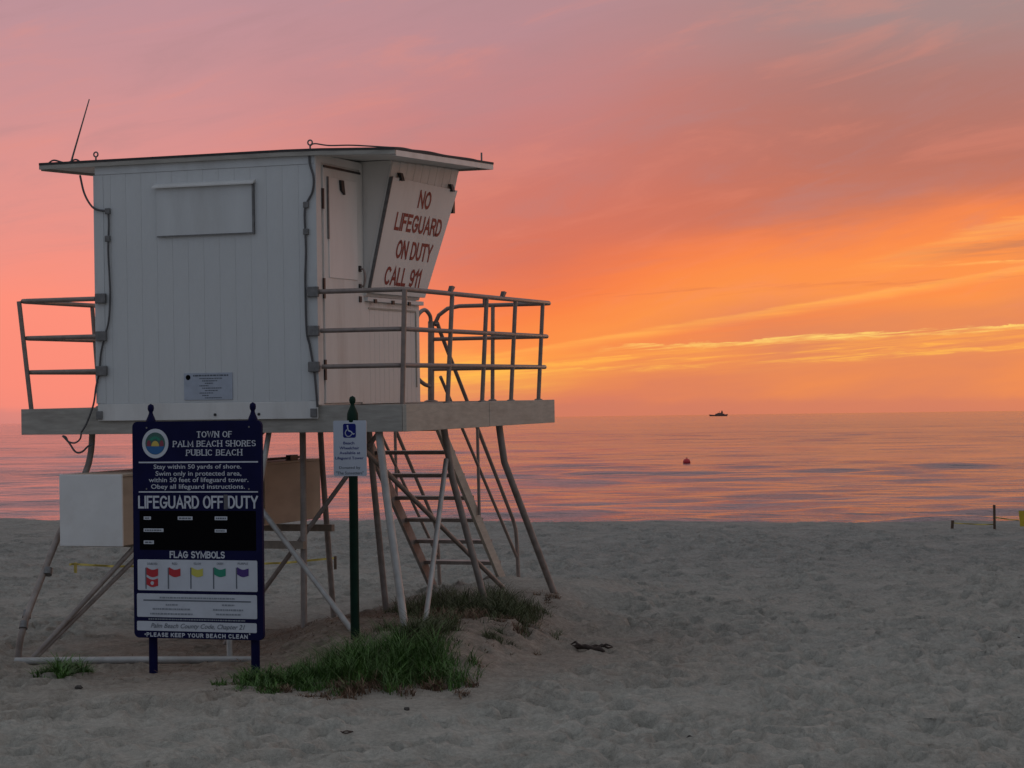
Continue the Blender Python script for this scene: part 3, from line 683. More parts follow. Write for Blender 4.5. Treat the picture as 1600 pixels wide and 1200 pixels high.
MB().box(-.85, -.80, DY-.03, DY+.01, 1.38, 1.46).build('rail_lug', 'dullmetal', rail)
lrail = part(MB().tube([(WX+.08, .07, ZD-.01), (WX-.005, 0, 1.37)], RR, 12), 'left_railing', 'metal')
def left_path(z):
    e = lean_(z); w = WX-e; return [(XL-.02, -e-.02, z), (w+.10, -e-.005, z), (w+.03, -e+.02, z), (w, -e+.10, z), (w, DY+e-.16, z), (w+.03, DY+e-.05, z), (w+.12, DY+e, z), (-2.48, DY+e, z)]
rails(lrail, left_path)
for y in (1.45, 2.75, 4.09): post(lrail, WX+.08, y, WX-.0, y)
post(lrail, -3.4, DY-.06, -3.4, DY); post(lrail, -2.47, DY-.06, -2.47, DY)
for x, par in ((XR-.02, rail), (XL+.06, lrail)):
    for z in RZ: MB().box(x-.06, x+.06, -.075, -.0365, z-.05, z+.05).build('wall_bracket', 'dullmetal', par, bevel=.008)

# legs and braces under the platform
def foot(p, q, z):   # extend the line p->q to local height z
    p, q = Vector(p), Vector(q); t = (z-p.z)/(q.z-p.z); return p+(q-p)*t
def bent(top, knee, ft, dz=.18):
    ft = Vector(ft); kn = Vector(knee); d = (ft-kn).normalized()
    return curve_pts([Vector(top)+Vector((0, 0, .12)), Vector(top), kn], 4)[:-1]+[kn+(ft-kn)*t for t in (0, .25, .5, .75, 1)]+[ft+d*dz]
def leg(top, knee, ft, r=.033, mt='pipe', name='leg'):
    return part(MB().tube(bent(top, knee, ft), r, 12), name, mt)
def pipe(a, c, r=.026, mt='pipe', name='brace', ext=.12):
    a, c = Vector(a), Vector(c); d = (c-a).normalized(); return part(MB().tube([a, c+d*ext], r, 12), name, mt)
A = leg((-.34, .12, 0), tuple(hit(604, 775, 1, .05)), (.06, -.25, -1.9), .038, 'palepipe')
MB().tube([(.0, 0, 0), (.0, 0, .01)], .001, 3)
leg((-.30, 1.74, 0), tuple(hit(707, 748, 0, -.27)), (-.05, 2.25, -1.9), .036)
leg((-.15, 3.0, 0), tuple(hit(788, 722, 0, -.13)), (.1, 4.07, -1.95), .038)
leg((-1.20, 1.86, 0), (-1.20, 1.95, -.5), (-1.20, 2.24, -1.9), .034)
leg((-1.45, .75, 0), (-1.45, .75, -.6), (-1.455, .72, -2.08), .033)
Gt = hit(144, 681, 1, .33); Gk = hit(131, 745, 1, .16); Gm = hit(85, 853, 1, -.32); Gm2 = hit(38, 975, 1, -.86); Gf = hit(28, 1033, 2, -2.2)
G = part(MB().tube(curve_pts([Gt+Vector((.0, 0, .12)), Gt, hit(141, 712, 1, .28), Gk, Gm, Gm2, Gf, Gf+Vector((0, 0, -.15))], 5), .033, 12), 'leg', 'pipe')
for q, yy in (((75, 893), -.5), ((42, 960), -.79), ((37, 977), -.87)):
    p = hit(q[0], q[1], 1, yy); MB().tube([p+Vector((-.006, .018, .03)), p+Vector((.006, -.018, -.03))], .044, 10).build('clamp', 'dullmetal', G)
leg((-3.95, 3.4, 0), (-3.98, 3.5, -.5), (-4.15, 4.1, -2.2), .036)
leg((-2.7, 3.9, 0), (-2.7, 3.95, -.5), (-2.75, 4.3, -2.2), .034)
pipe((-.30, 1.79, -.33), (.026, .33, -1.9), .026, 'palepipe')
pipe((-.70, .6, -.2), (-.48, 3.82, -1.8))
pipe((-2.57, .74, 0), (-.346, -.362, -2.0), .028, 'palepipe')
pipe((-.70, 1.0, 0), (-2.42, 1.0, -2.12), .024)
pipe((-2.9, -.12, -1.12), (-3.70, -.80, -2.2), .026)
pipe((-1.97, .92, 0), (-3.68, -.78, -2.2), .024)
base_pipe = part(MB().tube([(-3.74, -1.0, -2.185), (-2.4, -1.03, -2.135), (-1.05, -1.0, -2.10)], .036, 12), 'base_pipe', 'palepipe')
part(MB().tube([(-1.44, -.96, -2.45), (-1.44, -.96, -1.5), (-1.5, -.3, -.9), (-1.55, .2, .05)], .028, 12), 'brace', 'palepipe')
part(MB().box(-4.0, -1.42, .66, .74, -1.19, -1.115), 'box_bearer', 'deckwood')
part(MB().box(-4.05, -2.3, 3.3, 3.38, -1.19, -1.115), 'box_bearer', 'deckwood')
# stairs going down to the sea side
st = part(MB().hexa([(-2.48, 4.47, .16), (-2.44, 4.47, .16), (-2.44, 6.85, -2.1), (-2.48, 6.85, -2.1), (-2.48, 4.47, -.06), (-2.44, 4.47, -.06), (-2.44, 6.62, -2.1), (-2.48, 6.62, -2.1)]), 'stairs', 'pipe')
MB().hexa([(-1.49, 4.47, .16), (-1.45, 4.47, .16), (-1.45, 6.85, -2.1), (-1.49, 6.85, -2.1), (-1.49, 4.47, -.06), (-1.45, 4.47, -.06), (-1.45, 6.62, -2.1), (-1.49, 6.62, -2.1)]).build('stringer', 'fascia_side', st)
tm = MB().box(-2.438, -1.492, -.12, .12, -.025, .02).mesh('tread', 'pipe', .004)
for k in range(7): obj('tread', tm, st, (0, 4.70+.307*k, -.06-.2875*k))
for x, nm in ((-1.42, 0), (-2.51, 0)):
    top = [(x, 4.42, 1.18), (x, 4.52, 1.07), (x, 6.93, -1.26), (x, 7.03, -1.40), (x, 7.07, -1.6), (x, 7.12, -2.15)]
    MB().tube(top, .024, 10).build('hand_rail', 'metal', st)
    MB().tube([(x, 4.50, .55), (x, 7.05, -1.75)], .020, 10).build('hand_rail', 'metal', st)
    MB().tube([(x, 5.70, -.08), (x, 5.72, -1.14)], .020, 10).build('rail_post', 'metal', st)

# rescue board box slung under the platform
bo = empty('storage_box', 'long box with white end hanging under the tower platform, behind the navy sign', 'box', Matrix.Translation(l2w((-3.235, 2, -1.1))) @ TM.to_4x4())
bl = Vector((3.235, -2, 1.1))
MB().box(-3.575, -2.90, -.37, 4.32, -1.10, -.42).build('body', 'boxtan', bo, bl, .006)
MB().box(-3.593, -2.884, -.40, -.372, -1.105, -.392).build('end_panel', 'boxw', bo, bl, .006)
MB().box(-3.59, -2.887, -.371, 4.33, -.418, -.392).build('lid', 'boxtan', bo, bl, .005)
MB().tube([(-2.95, 3.0, -.36), (-2.95, 3.95, -.36)], .014, 8).box(-2.98, -2.92, 3.55, 3.75, -.391, -.33).build('latch_bar', 'dark', bo, bl)
for y in (1.2, 2.8): MB().box(-2.8995, -2.888, y, y+.05, -1.08, -.43).build('batten', 'boxtan', bo, bl)
for y in (.9, 3.0): 
    MB().box(-3.40, -3.36, y, y+.04, -.39, .02).build('hanger', 'dullmetal', bo, bl)
    MB().box(-3.08, -3.04, y, y+.04, -.39, .02).build('hanger', 'dullmetal', bo, bl)

# notice on the landward wall
nv = empty('notice_sheet', 'pale blue printed notice low on the rear wall of the tower', 'notice', Matrix.Translation(l2w((-2.105, -.032, .325))) @ TM.to_4x4())
nl = Vector((2.105, .032, -.325))
MB().box(-2.372, -1.838, -.036, -.029, .334, .60).build('sheet', 'notice', nv, nl)
def bars(par, loc, x0, x1, z0, z1, y, mt, seed, name='print_line'):
    r_ = random.Random(seed); mb = MB(); x = x0
    while x < x1-.004:
        w = min((z1-z0)*r_.uniform(.7, 2.6), x1-x); mb.add([(x, y, z0), (x+w, y, z0), (x+w, y, z1), (x, y, z1)], [(0, 1, 2, 3)]); x += w+(z1-z0)*.45
    o = mb.build(name, mt, par, loc); o['kind'] = 'stuff'; return o
bars(nv, nl, -2.27, -1.88, .567, .582, -.0372, 'ink', 1)
for k in range(9): bars(nv, nl, -2.20+.03*((k*7) % 3), -1.95-.05*((k*5) % 4), .55-k*.024-.010, .55-k*.024, -.0372, 'ink', 10+k)
MB().tube([(-2.325, -.0362, .558), (-2.325, -.0385, .558)], .026, 16).build('seal', 'black', nv, nl)

# ------------------------------------------------------------------ the two signs
def sign_frame(loc, yaw): return Matrix.Translation(loc) @ Matrix.Rotation(-yaw, 4, 'Z')
class Plane:      # picture position -> (u, v) in a sign's own plane
    def __init__(s, mtx, y): s.i = mtx.inverted(); s.y = y
    def __call__(s, px, py):
        o = s.i @ Vector(EYE); d = (s.i.to_3x3() @ Vector(ray(px, py))); q = o+d*((s.y-o.y)/d.y); return q.x, q.z
SF = sign_frame((-2.825, 20.125, 0.0), R(20))
info = empty('information_sign', 'tall navy blue beach rules board on two finial posts', 'sign', SF)
P = Plane(SF, -.05)
bx0, bz1 = P(209.5, 659); bx1, _ = P(410.5, 657); _, bz0 = P(206, 996)
bx0 = P(208, 830)[0]; bx1 = P(409.5, 830)[0]
def rounded(x0, x1, z0, z1, r, n=5):
    pts = []
    for cx, cz, a0 in ((x1-r, z1-r, 0), (x0+r, z1-r, 90), (x0+r, z0+r, 180), (x1-r, z0+r, 270)):
        for k in range(n+1): a = R(a0+90*k/n); pts.append((cx+r*math.cos(a), cz+r*math.sin(a)))
    return pts
def plate(par, x0, x1, z0, z1, y, t, mt, name, r=.02):
    return MB().slab([(x, y+t, z) for x, z in rounded(x0, x1, z0, z1, r)], (0, -t, 0)).build(name, mt, par)
plate(info, bx0, bx1, bz0, bz1, -.048, .036, 'blue', 'board', .05)
def finial_post(par, x, y, zb, zt, r, mt, square=False):
    return MB().lathe([(r, zb), (r, zt), (r*1.18, zt+.01), (r*1.25, zt+.045), (r*1.2, zt+.085), (r*.95, zt+.115), (r*.62, zt+.145), (r*.45, zt+.165), (r*.45, zt+.175), (r*.66, zt+.19), (r*.74, zt+.21), (r*.62, zt+.235), (.001, zt+.25)], (x, y, 0), 20).build('post', mt, par)
zt = P(234, 661)[1]
for px in (231.5, 391.5):
    u = P(px, 900)[0]; finial_post(info, u, .030, -.35, zt-.075, .040, 'blue')
Y1 = -.0495
def prect(x0, x1, y0, y1):
    a = P(x0, (y0+y1)/2)[0]; c = P(x1, (y0+y1)/2)[0]; xm = (x0+x1)/2; return a, c, P(xm, y1)[1], P(xm, y0)[1]
def ptext(s_, x0, x1, y0, y1, mt, bold=.012, italic=0.0, y=None):
    a, c, z0, z1 = prect(x0, x1, y0, y1); text(info, s_, mt, (a, Y1 if y is None else y, z0), (c-a, 0, 0), (0, 0, z1-z0), bold, italic=italic)
def pcaps(s_, x0, x1, y0, y1, mt, hw, serif=False, gap=.26):
    a, c, z0, z1 = prect(x0, x1, y0, y1); caps(info, s_, mt, (a, Y1, z0), (c-a, 0, 0), (0, 0, z1-z0), (0, -1, 0), hw, serif, gap)
def ppanel(x0, x1, y0, y1, mt, name, r=.012, y=-.0485, t=.002):
    a, c, z0, z1 = prect(x0, x1, y0, y1); return plate(info, a, c, z0, z1, y, t, mt, name, r)
def pbars(x0, x1, y0, y1, mt, seed, y=-.052):
    a, c, z0, z1 = prect(x0, x1, y0, y1); bars(info, None, a, c, z0, z1, y, mt, seed)
for s_, x0, x1, y0, y1 in (('TOWN OF', 307, 362.4, 673.6, 683.6), ('PALM BEACH SHORES', 270, 399.6, 688, 698), ('PUBLIC BEACH', 290.6, 378.4, 702, 712)): pcaps(s_, x0, x1, y0, y1, 'white', .0052, True, .30)
ppanel(216.6, 403, 721, 723.2, 'white', 'rule_line', .001, -.0482)
for s_, x0, x1, y0, y1 in (('Stay within 50 yards of shore.', 240, 377, 725.5, 734.5), ('Swim only in protected area,', 243, 377, 736, 745.5), ('within 50 feet of lifeguard tower.', 232.5, 388, 746, 755.5), ('Obey all lifeguard instructions.', 236, 382.5, 756.5, 766)):
    ptext(s_, x0, x1, y0, y1, 'white', .008)
ppanel(216.6, 403, 767.6, 769.6, 'white', 'rule_line', .001, -.0482)
for s_, x0, x1 in (('LIFEGUARD', 215.8, 311), ('OFF', 317, 349), ('DUTY', 356, 403)): pcaps(s_, x0, x1, 774.6, 794.6, 'white', .0088)
ppanel(349.6, 355.4, 773, 796, 'greyed', 'tape_patch', .002, -.0482)
ppanel(218, 400, 798, 860, 'black', 'slot_panel', .008, -.0482)
for x0, x1, y0, y1 in ((224.5, 235.8, 807, 812), (277.7, 300.7, 807, 812.5), (335.5, 355, 807, 812.7), (224.5, 255.4, 825.8, 831), (335.5, 354, 827, 832), (224.5, 240.3, 844.5, 850)):
    ppanel(x0, x1, y0, y1, 'panelw', 'slot_label', .003, -.0502); pbars(x0+2, x1-2, y0+1.6, y1-1.6, 'ink', int(x0+y0), -.0525)
pcaps('FLAG SYMBOLS', 265, 351.3, 861.3, 872.3, 'white', .0058)
ppanel(215, 402, 875, 923.5, 'panelw', 'flag_panel')
for i, (px, mt, cap, w) in enumerate(((228, 'fred', 'DOUBLE RED', 16), (263, 'fred', 'RED', 8), (298.2, 'fyel', 'YELLOW', 12), (333.7, 'fgrn', 'GREEN', 10), (369.5, 'fpur', 'PURPLE', 16))):
    ptext(cap, px+10-w/2, px+10+w/2, 879, 882.5, 'ink', .004, y=-.0512)
    ppanel(px-.9, px+.9, 887, 920, 'ink', 'flag_pole', .0005, -.0506, .001)
    for k, dy_ in enumerate((0, 15.5) if i == 0 else (0,)):
        mb = MB(); N = 8; pts = []
        for row in (0, 1):
            for q in range(N+1):
                t = q/N; wob = 2.0*math.sin(t*4.4-.5)+2.6*t
                u, v = P(px+1+18*t, 887+dy_+row*11.5+wob); pts.append((u, -.0512, v))
        mb.add(pts, [(q, N+1+q, N+2+q, q+1) for q in range(N)]); mb.build('flag', mt, info)
        if k == 1:
            u, v = P(px+10, 887+dy_+8.5); MB().tube([(u, -.0513, v), (u, -.0518, v)], .017, 14).build('flag_mark', 'panelw', info)
ppanel(214, 401.5, 928.5, 965.5, 'panelw', 'notice_panel')
ppanel(224, 392, 938, 940, 'ink', 'rule_line', .0005, -.0506, .001)
for k, (x0, x1, y0, y1) in enumerate(((249.5, 367, 933, 936.3), (259, 278, 943.4, 946.6), (238.5, 298, 950, 953.4), (235, 301, 957.5, 961), (347, 366, 944, 947.4), (333, 380, 951.5, 955), (337.5, 376, 958.6, 962))):
    pbars(x0, x1, y0+.5, y1-.5, 'paleink', 40+k)
pbars(232, 383, 967.6, 969.6, 'paleink', 60, -.0495)
ppanel(214, 401, 972, 987, 'panelw', 'code_panel')
ptext('Palm Beach County Code, Chapter 21', 235, 380, 975, 984.5, 'ink', .006, .02, -.0512)
pcaps('PLEASE KEEP YOUR BEACH CLEAN', 229, 387, 989.8, 996.4, 'white', .0042, False, .42)
for x_ in (226, 389): pbars(x_, x_+2, 989.8, 992, 'white', 3, Y1)
# town seal
def ell(cx, cy, rx, ry, n=36, a0=0, a1=360): return [P(cx+rx*math.cos(R(a0+(a1-a0)*k/n)), cy-ry*math.sin(R(a0+(a1-a0)*k/n))) for k in range(n if a1-a0 == 360 else n+1)]
def flat(pts, y, t, mt, name): return MB().slab([(u, y+t, v) for u, v in pts][::-1], (0, -t, 0)).build(name, mt, info)
flat(ell(242.6, 693, 20.4, 23), -.050, .0019, 'panelw', 'seal_ring')
flat(ell(242.6, 693, 15.4, 17.4), -.0508, .0006, 'sealg', 'seal_field')
flat(ell(242.6, 693, 14.9, 16.9, 24, 195, 345), -.0516, .0006, 'sealb', 'seal_water')
flat(ell(242.6, 697.2, 6, 8.2, 20, 0, 180), -.0516, .0006, 'sealy', 'seal_sun')
flat(ell(232.6, 694.5, 3.2, 6.5, 16), -.0514, .0004, 'sealr', 'seal_sky'); flat(ell(252.6, 694.5, 3.2, 6.5, 16), -.0514, .0004, 'sealr', 'seal_sky')
for k in range(8):      # palm fronds
    a = R(20+k*20); u0, v0 = P(242.6, 688.5)
    flat([P(242.6+math.cos(a)*q*11+o_*math.sin(a), 689-math.sin(a)*q*9+o_*math.cos(a)) for q, o_ in ((.25, 0), (.6, 1.1), (1, 0), (.6, -1.1))], -.0518, .0005, 'fgrn', 'seal_frond')
for q in ((229, 668.5), (389, 667), (229, 764), (389, 764)):
    u, v = P(*q); MB().tube([(u, -.0482, v), (u, -.052, v)], .008, 8).build('bolt', 'dullmetal', info)

# wheelchair sign on its green post
HF = sign_frame(Vector(at_depth(550, 1008, 20.7)), R(16))
hp = empty('wheelchair_sign', 'small white wheelchair sign on dark green finial post', 'sign', HF)
P2 = Plane(HF, -.045); P = P2
hx0, hx1 = P(521, 700)[0], P(572.6, 700)[0]; hz0, hz1 = P(547, 743.8)[1], P(547, 657)[1]
pr = .042
zt = P(548, 648)[1]-.075
finial_post(hp, P(550, 800)[0], .0, -.35, zt, pr, 'greenpost')
board = plate(hp, hx0, hx1, hz0, hz1, -.045, .006, 'hpboard', 'panel', .015)
def hplate(x0, x1, y0, y1, mt, name, y, t, r):
    a, c, z0, z1 = prect(x0, x1, y0, y1); return MB().slab([(x, y+t, z) for x, z in rounded(a, c, z0, z1, r)], (0, -t, 0)).build(name, mt, hp)
hplate(536, 556, 662, 684, 'hpblue', 'symbol_square', -.0465, .0014, .018)
def stroke(pts, w, n=1):
    mb = MB(); Q = [np.array(P(*q)) for q in pts]
    for a, c in zip(Q[:-1], Q[1:]):
        d = (c-a)/np.linalg.norm(c-a); o = np.array([-d[1], d[0]])*w
        a_, c_ = a-d*w*.5, c+d*w*.5
        mb.add([(q[0], -.0475, q[1]) for q in (a_-o, c_-o, c_+o, a_+o)], [(0, 1, 2, 3)])
    return mb
stroke([(543.2, 666.5), (544.2, 672.5), (549.0, 674.5), (551.5, 678.5), (553.5, 677.5)], .0055).build('wheelchair_figure', 'hpboard', hp)
stroke([(541.5+0, 671.5)]+[(544.6+5.0*math.cos(R(a)), 676.6-5.4*math.sin(R(a))) for a in range(130, 345, 14)], .0045).build('wheelchair_wheel', 'hpboard', hp)
u, v = P(543, 665.5); MB().tube([(u, -.0471, v), (u, -.0476, v)], .0085, 12).build('wheelchair_head', 'hpboard', hp)
for s_, x0, x1, y0, y1 in (('Beach', 536.5, 553.7, 690, 694.4), ('Wheelchair', 530.5, 561.5, 697.8, 702.2), ('Available at', 530.5, 563, 705.4, 709.7), ('Lifeguard Tower', 524, 568.3, 713.5, 719), ('Donated by', 530, 563.3, 728.5, 733.8), ('"The Sunsetters"', 525, 568.3, 736.5, 741.4)):
    a, c, z0, z1 = prect(x0, x1, y0, y1); text(hp, s_, 'hpblue' if y0 < 725 else 'ink', (a, -.0466, z0), (c-a, 0, 0), (0, 0, z1-z0), .012)

# ------------------------------------------------------------------ dune plants
def tuft_mesh(cx, cy, rx, ry, hmax, nbl, seed, width=.006, rot=0.0, low=False):
    r_ = random.Random(seed); vs = []; fs = []
    cl = [(r_.gauss(0, .52), r_.gauss(0, .52), r_.uniform(.35, 1.2)) for _ in range(max(6, nbl//34))]
    for _ in range(int(nbl*1.5)):
        c0 = r_.choice(cl); a = c0[0]+r_.gauss(0, .085); c_ = c0[1]+r_.gauss(0, .085)
        rr_ = math.hypot(a, c_)
        if rr_ > 1.25: continue
        x = cx+(a*rx*math.cos(rot)-c_*ry*math.sin(rot)); y = cy+(a*rx*math.sin(rot)+c_*ry*math.cos(rot))
        z = gz(x, y)-.02
        h = hmax*(1-.4*min(1, rr_*rr_))*r_.uniform(.35, 1.1)*c0[2]; th = r_.uniform(0, 6.28); ben = h*r_.uniform(.3, 1.35)
        dx_, dy_ = math.cos(th), math.sin(th); px_, py_ = -dy_, dx_; w = width*r_.uniform(.7, 1.5); o = len(vs)
        for k, t in enumerate((0, .4, .75, 1)):
            q = ben*t*t; ww = w*(1-.85*t) if t > .3 else w
            X, Y, Z = x+dx_*q, y+dy_*q, z+h*t*(1-.25*t)
            vs += [(X-px_*ww, Y-py_*ww, Z), (X+px_*ww, Y+py_*ww, Z)]
        for k in range(3): fs.append((o+2*k, o+2*k+1, o+2*k+3, o+2*k+2))
    return vs, fs
def plant(name, label, px, py, w, d, h, nbl, seed, mt='grass', thatch=0, group=None, width=.0045):
    c_ = on_ground(px, py); t = empty(name, label, 'grass', Matrix.Translation(c_), group)
    vs, fs = tuft_mesh(c_.x, c_.y, w/2, d/2, h, nbl, seed, width)
    MB().add([(a-c_.x, b_-c_.y, z-c_.z) for a, b_, z in vs], fs).build('blades', mt, t)['kind'] = 'stuff'
    if thatch:
        vs, fs = tuft_mesh(c_.x+.03, c_.y-.34*d, w*.48, d*.4, h*.42, thatch, seed+50, .007)
        MB().add([(a-c_.x, b_-c_.y, z-c_.z) for a, b_, z in vs], fs).build('dry_thatch', 'thatch', t)['kind'] = 'stuff'
    return t
plant('grass_tuft', 'small isolated bright green grass tuft in front of the left base pipe', 99, 1060, .40, .8, .28, 1700, 1, 'grass', 0, None, .008)
plant('grass_tuft', 'low green creeping grass at the foot of the navy sign', 430, 1070, .85, 1.3, .22, 1700, 2, 'grass', 300, None, .007)
plant('grass_tuft', 'large bushy green grass clump in front of the green post', 560, 1060, 1.05, 1.4, .42, 2500, 3, 'grass', 800)
plant('grass_tuft', 'right part of the bushy green clump, below the stair legs', 650, 1045, .9, 1.7, .40, 1900, 4, 'grass', 500)
plant('grass_tuft', 'dark dune grass growing under the tower stairs', 715, 955, 1.4, 2.6, .38, 2700, 5, 'grass2', 1300)
plant('grass_tuft', 'dark dune grass right of the stairs on the sand bank', 800, 960, .9, 2.6, .28, 1900, 6, 'grass2', 900)
plant('grass_tuft', 'thin grass tuft on the sand bank below the stairs', 775, 1000, .4, .8, .14, 380, 7, 'grass2', 120)
plant('grass_tuft', 'sparse dry grass around the foot of the rightmost leg', 858, 932, .45, 1.0, .13, 160, 8, 'thatch', 160)
plant('grass_tuft', 'small dark grass sprig on bank between leg feet', 660, 990, 1.0, 2.2, .30, 1700, 9, 'grass2', 700)

lit = MB(); r_ = random.Random(99)
for _ in range(5200):
    lx_, ly_ = r_.gauss(-.9, 1.0), r_.gauss(.6, 1.5)
    if not (-3.2 < lx_ < 1.1 and -2.6 < ly_ < 5): continue
    w_ = l2w((lx_, ly_, 0)); z = gz(w_.x, w_.y)+r_.uniform(.004, .02); a = r_.uniform(0, 6.28); L_ = r_.uniform(.015, .06); b_ = r_.uniform(.002, .005)
    ca, sa = math.cos(a), math.sin(a); dz_ = r_.uniform(-.012, .02)
    lit.add([(w_.x-ca*L_+sa*b_, w_.y-sa*L_-ca*b_, z), (w_.x-ca*L_-sa*b_, w_.y-sa*L_+ca*b_, z), (w_.x+ca*L_-sa*b_, w_.y+sa*L_+ca*b_, z+dz_), (w_.x+ca*L_+sa*b_, w_.y+sa*L_-ca*b_, z+dz_)], [(0, 1, 2, 3)])
tag(lit.build('plant_litter', 'thatch'), 'brown dead grass scattered on the sand under the tower', 'litter', None, 'stuff')

# ------------------------------------------------------------------ debris on the sand
def debris(name, label, cat, px, py, fn, group=None):
    c_ = on_ground(px, py); t = empty(name, label, cat, Matrix.Translation(c_+Vector((0, 0, .018))), group); fn(t); return t
def rock_mesh(s_, seed, mt):
    bm = bmesh.new(); bmesh.ops.create_icosphere(bm, subdivisions=2, radius=1); r_ = random.Random(seed)
    for v in bm.verts: v.co = Vector((v.co.x*s_[0], v.co.y*s_[1], v.co.z*s_[2]))*(1+r_.uniform(-.2, .2))
    me_ = bpy.data.meshes.new('pebble'); bm.to_mesh(me_); bm.free(); me_.materials.append(MT[mt]); return me_
def drift(t):
    MB().tube([(-.20, .14, .05), (-.15, .08, .035), (-.07, .05, .045), (.0, -.03, .03), (.07, -.08, .03), (.11, -.14, .015)], [.006, .020, .026, .022, .026, .008], 7).build('stem', 'bark', t)
    for q in ([(.02, -.02, .03), (.09, .05, .06), (.15, .03, .03), (.20, .06, .035)], [(-.08, .05, .04), (-.14, .02, .07), (-.19, .05, .05)], [(.06, .0, .04), (.13, -.03, .07), (.19, -.01, .05)], [(-.03, .02, .04), (.03, .10, .05), (.12, .12, .03)], [(-.12, .07, .04), (-.16, .16, .08), (-.21, .20, .05)]):
        MB().tube(q, [.012]*(len(q)-1)+[.004], 6).build('twig', 'bark', t)
debris('driftwood', 'dark branched piece of driftwood on the open sand right of the tower', 'driftwood', 926, 1021, drift)
for px, py, s_, lab in ((123, 1076, (.035, .03, .022), 'dark pebble below the small isolated grass tuft'), (635, 1109, (.024, .024, .016), 'dark pebble in the foreground below the bushy grass'),
                        (1078, 1154, (.022, .02, .018), 'dark pebble in the near foreground right of centre'), (1521, 951, (.03, .025, .02), 'dark pebble on the sand towards the right edge')):
    o = obj('pebble', rock_mesh(s_, px, 'stone')); o.location = on_ground(px, py)+Vector((0, 0, s_[2]*.4)); tag(o, lab, 'pebble')
for px, py, lab in ((408, 1103, 'white shell fragment in the foreground below the navy sign'), (917, 1103, 'white shell fragment in the foreground below the driftwood'), (767, 1126, 'white shell fragment in the foreground right of the grass')):
    o = obj('shell_fragment', rock_mesh((.014, .011, .008), px, 'shell')); o.location = on_ground(px, py)+Vector((0, 0, .004)); tag(o, lab, 'shell')
def twigf(t):
    MB().tube(curve_pts([(-.07, .0, .012), (-.02, .03, .02), (.03, .0, .012), (.07, .05, .015)], 5), .006, 6).build('stem', 'bark', t)
    MB().tube(curve_pts([(.0, .02, .015), (.03, .06, .02), (.08, .07, .012)], 5), .005, 6).build('twig', 'bark', t)
debris('dry_twig', 'thin dry twig lying in the near foreground', 'twig', 534, 1152, twigf)
debris('dry_twig', 'thin dry twig by the right edge of the picture', 'twig', 1588, 1001, twigf)

# ------------------------------------------------------------------ nest markers with tape
def stake(px, pyb, pyt, lab, w=.022, leanx=0.0, mt='stake'):
    c_ = on_ground(px, pyb); h = (pyb-pyt)/F*c_.y
    o = MB().hexa([(-w, -w, -.25), (w, -w, -.25), (w, w, -.25), (-w, w, -.25), (-w+leanx, -w, h), (w+leanx, -w, h), (w+leanx, w, h), (-w+leanx, w, h)]).build('wooden_stake', mt, None, None, .003)
    o.location = c_; return tag(o, lab, 'stake', 'nest stakes'), c_, h
s1, c1_, h1 = stake(1554, 827, 789, 'tall dark wooden stake on the sand crest at far right')
s2, c2_, h2 = stake(1486, 826, 813, 'short leaning wooden stake on the sand crest at far right', .025, .035)
def tape(pts, lab, w=.03):
    P_ = curve_pts(pts, 8); mb = MB(); vs = []
    for i, p in enumerate(P_):
        tw = .5*math.sin(i*.7); a = Vector((0, .012*math.sin(tw*3), w/2)); vs += [p-a, p+a]
    mb.add(vs, [(2*i, 2*i+2, 2*i+3, 2*i+1) for i in range(len(P_)-1)])
    c_ = P_[0]; o = mb.build('barrier_tape', 'tape'); o.modifiers.new('s', 'SOLIDIFY').thickness = .004; return tag(o, lab, 'tape')
def dp(px, py, Y): return Vector(at_depth(px, py, Y))
tape([dp(1554, 808, c1_.y), dp(1572, 811, c1_.y), dp(1592, 813, c1_.y)], 'short yellow tape between the tall stake and the yellow sign', .02)
tape([dp(1489, 817, c2_.y), dp(1520, 819, c1_.y), dp(1554, 819.5, c1_.y)], 'yellow tape between the short stake and the tall stake', .02)
tape([dp(1490, 834, c2_.y-2.0), dp(1497, 845, c2_.y-3.2), dp(1512, 847, c2_.y-3.4), dp(1522, 841, c2_.y-2.8), dp(1530, 833, c2_.y-1.8)], 'loose yellow tape lying on the sand below the short stake', .03)
ysb = on_ground(1606, 829)
ys_ = empty('nest_sign', 'yellow warning sign on a stake cut off by the right picture edge', 'sign', Matrix.Translation(ysb))
hY = (829-798)/F*ysb.y
MB().box(-.02, .02, .012, .05, -.25, hY-.02).build('stake', 'stake', ys_)
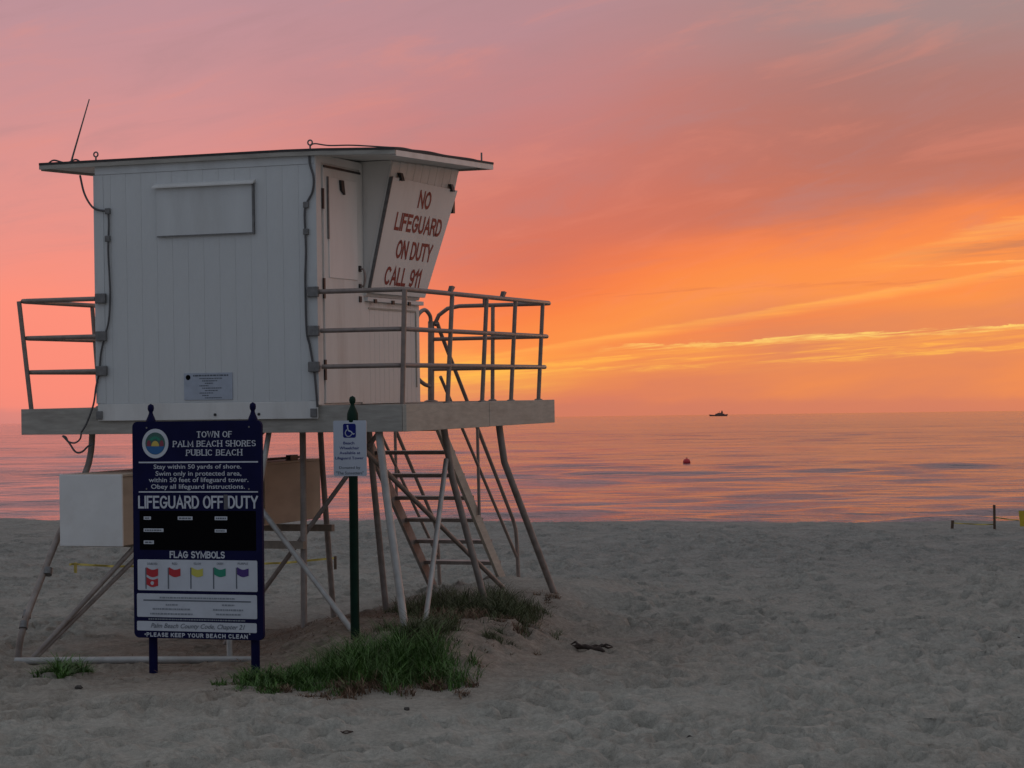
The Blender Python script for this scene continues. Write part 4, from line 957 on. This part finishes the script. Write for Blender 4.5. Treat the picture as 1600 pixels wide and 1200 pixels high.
MB().slab([(-.17, .01, hY), (.19, .01, hY), (.17, .01, .08), (-.145, .01, .08)][::-1], (0, -.012, 0)).build('panel', 'ysign', ys_)
t1 = stake(118, 897, 879, 'yellow topped short stake left of the navy sign, behind the box braces', .02, .0, 'tape')
cT = t1[1]
t2 = stake(232, 896, 878, 'short stake behind the navy sign', .02)[1] if False else None
tape([dp(108, 882, cT.y), dp(118, 881.5, cT.y), dp(160, 884, cT.y), dp(200, 885, cT.y), dp(300, 884, cT.y), dp(415, 880.5, cT.y+.2), dp(450, 879, cT.y+.4), dp(522, 872, cT.y+.8)], 'long sagging yellow tape behind the legs of the tower', .03)
stake(524, 890, 869, 'short stake holding the yellow tape behind the green post', .02)

# ------------------------------------------------------------------ buoy and ship
c_ = on_level(1073, 723, SEA)
by = empty('buoy', 'small red buoy floating on the sea', 'buoy', Matrix.Translation(Vector(c_)+Vector((0, 0, .04))))
MB().lathe([(.001, -.22), (.22, -.16), (.31, -.02), (.31, .08), (.24, .22), (.12, .29), (.001, .30)], (0, 0, 0), 18).build('float', 'buoy', by)
MB().tube(ring((0, 0, .34), .05, .01), .016, 8).build('lifting_ring', 'dark', by)
YS = 5200.0; c_ = at_depth(1123, 647.5, YS); c_[2] = SEA
sp = empty('ship', 'distant dark ship on the horizon', 'ship', Matrix.Translation(Vector(c_)))
k = YS/F
def shp(pts, w, mt, nm): MB().slab([(x*k, -w/2, z*k) for x, z in pts][::-1], (0, w, 0)).build(nm, mt, sp)
shp([(-14, .2), (13, -.2), (14, 3.3), (9, 2.6), (-6, 2.2), (-15, 2.9)], 10, 'hull', 'hull')
shp([(-6, 2.1), (9.5, 2.1), (8.5, 4.0), (-4.5, 4.2)], 8, 'ship', 'deckhouse')
shp([(-2.5, 3.9), (6.5, 3.9), (6, 5.2), (-1.5, 5.4)], 6.5, 'ship', 'bridge')
shp([(3.4, 5.0), (6.8, 5.0), (5.6, 8.8), (4.6, 8.8)], 3.0, 'hull', 'funnel')
MB().tube([(1*k, 0, 5*k), (1*k, 0, 8*k)], .35, 6).build('mast', 'hull', sp)
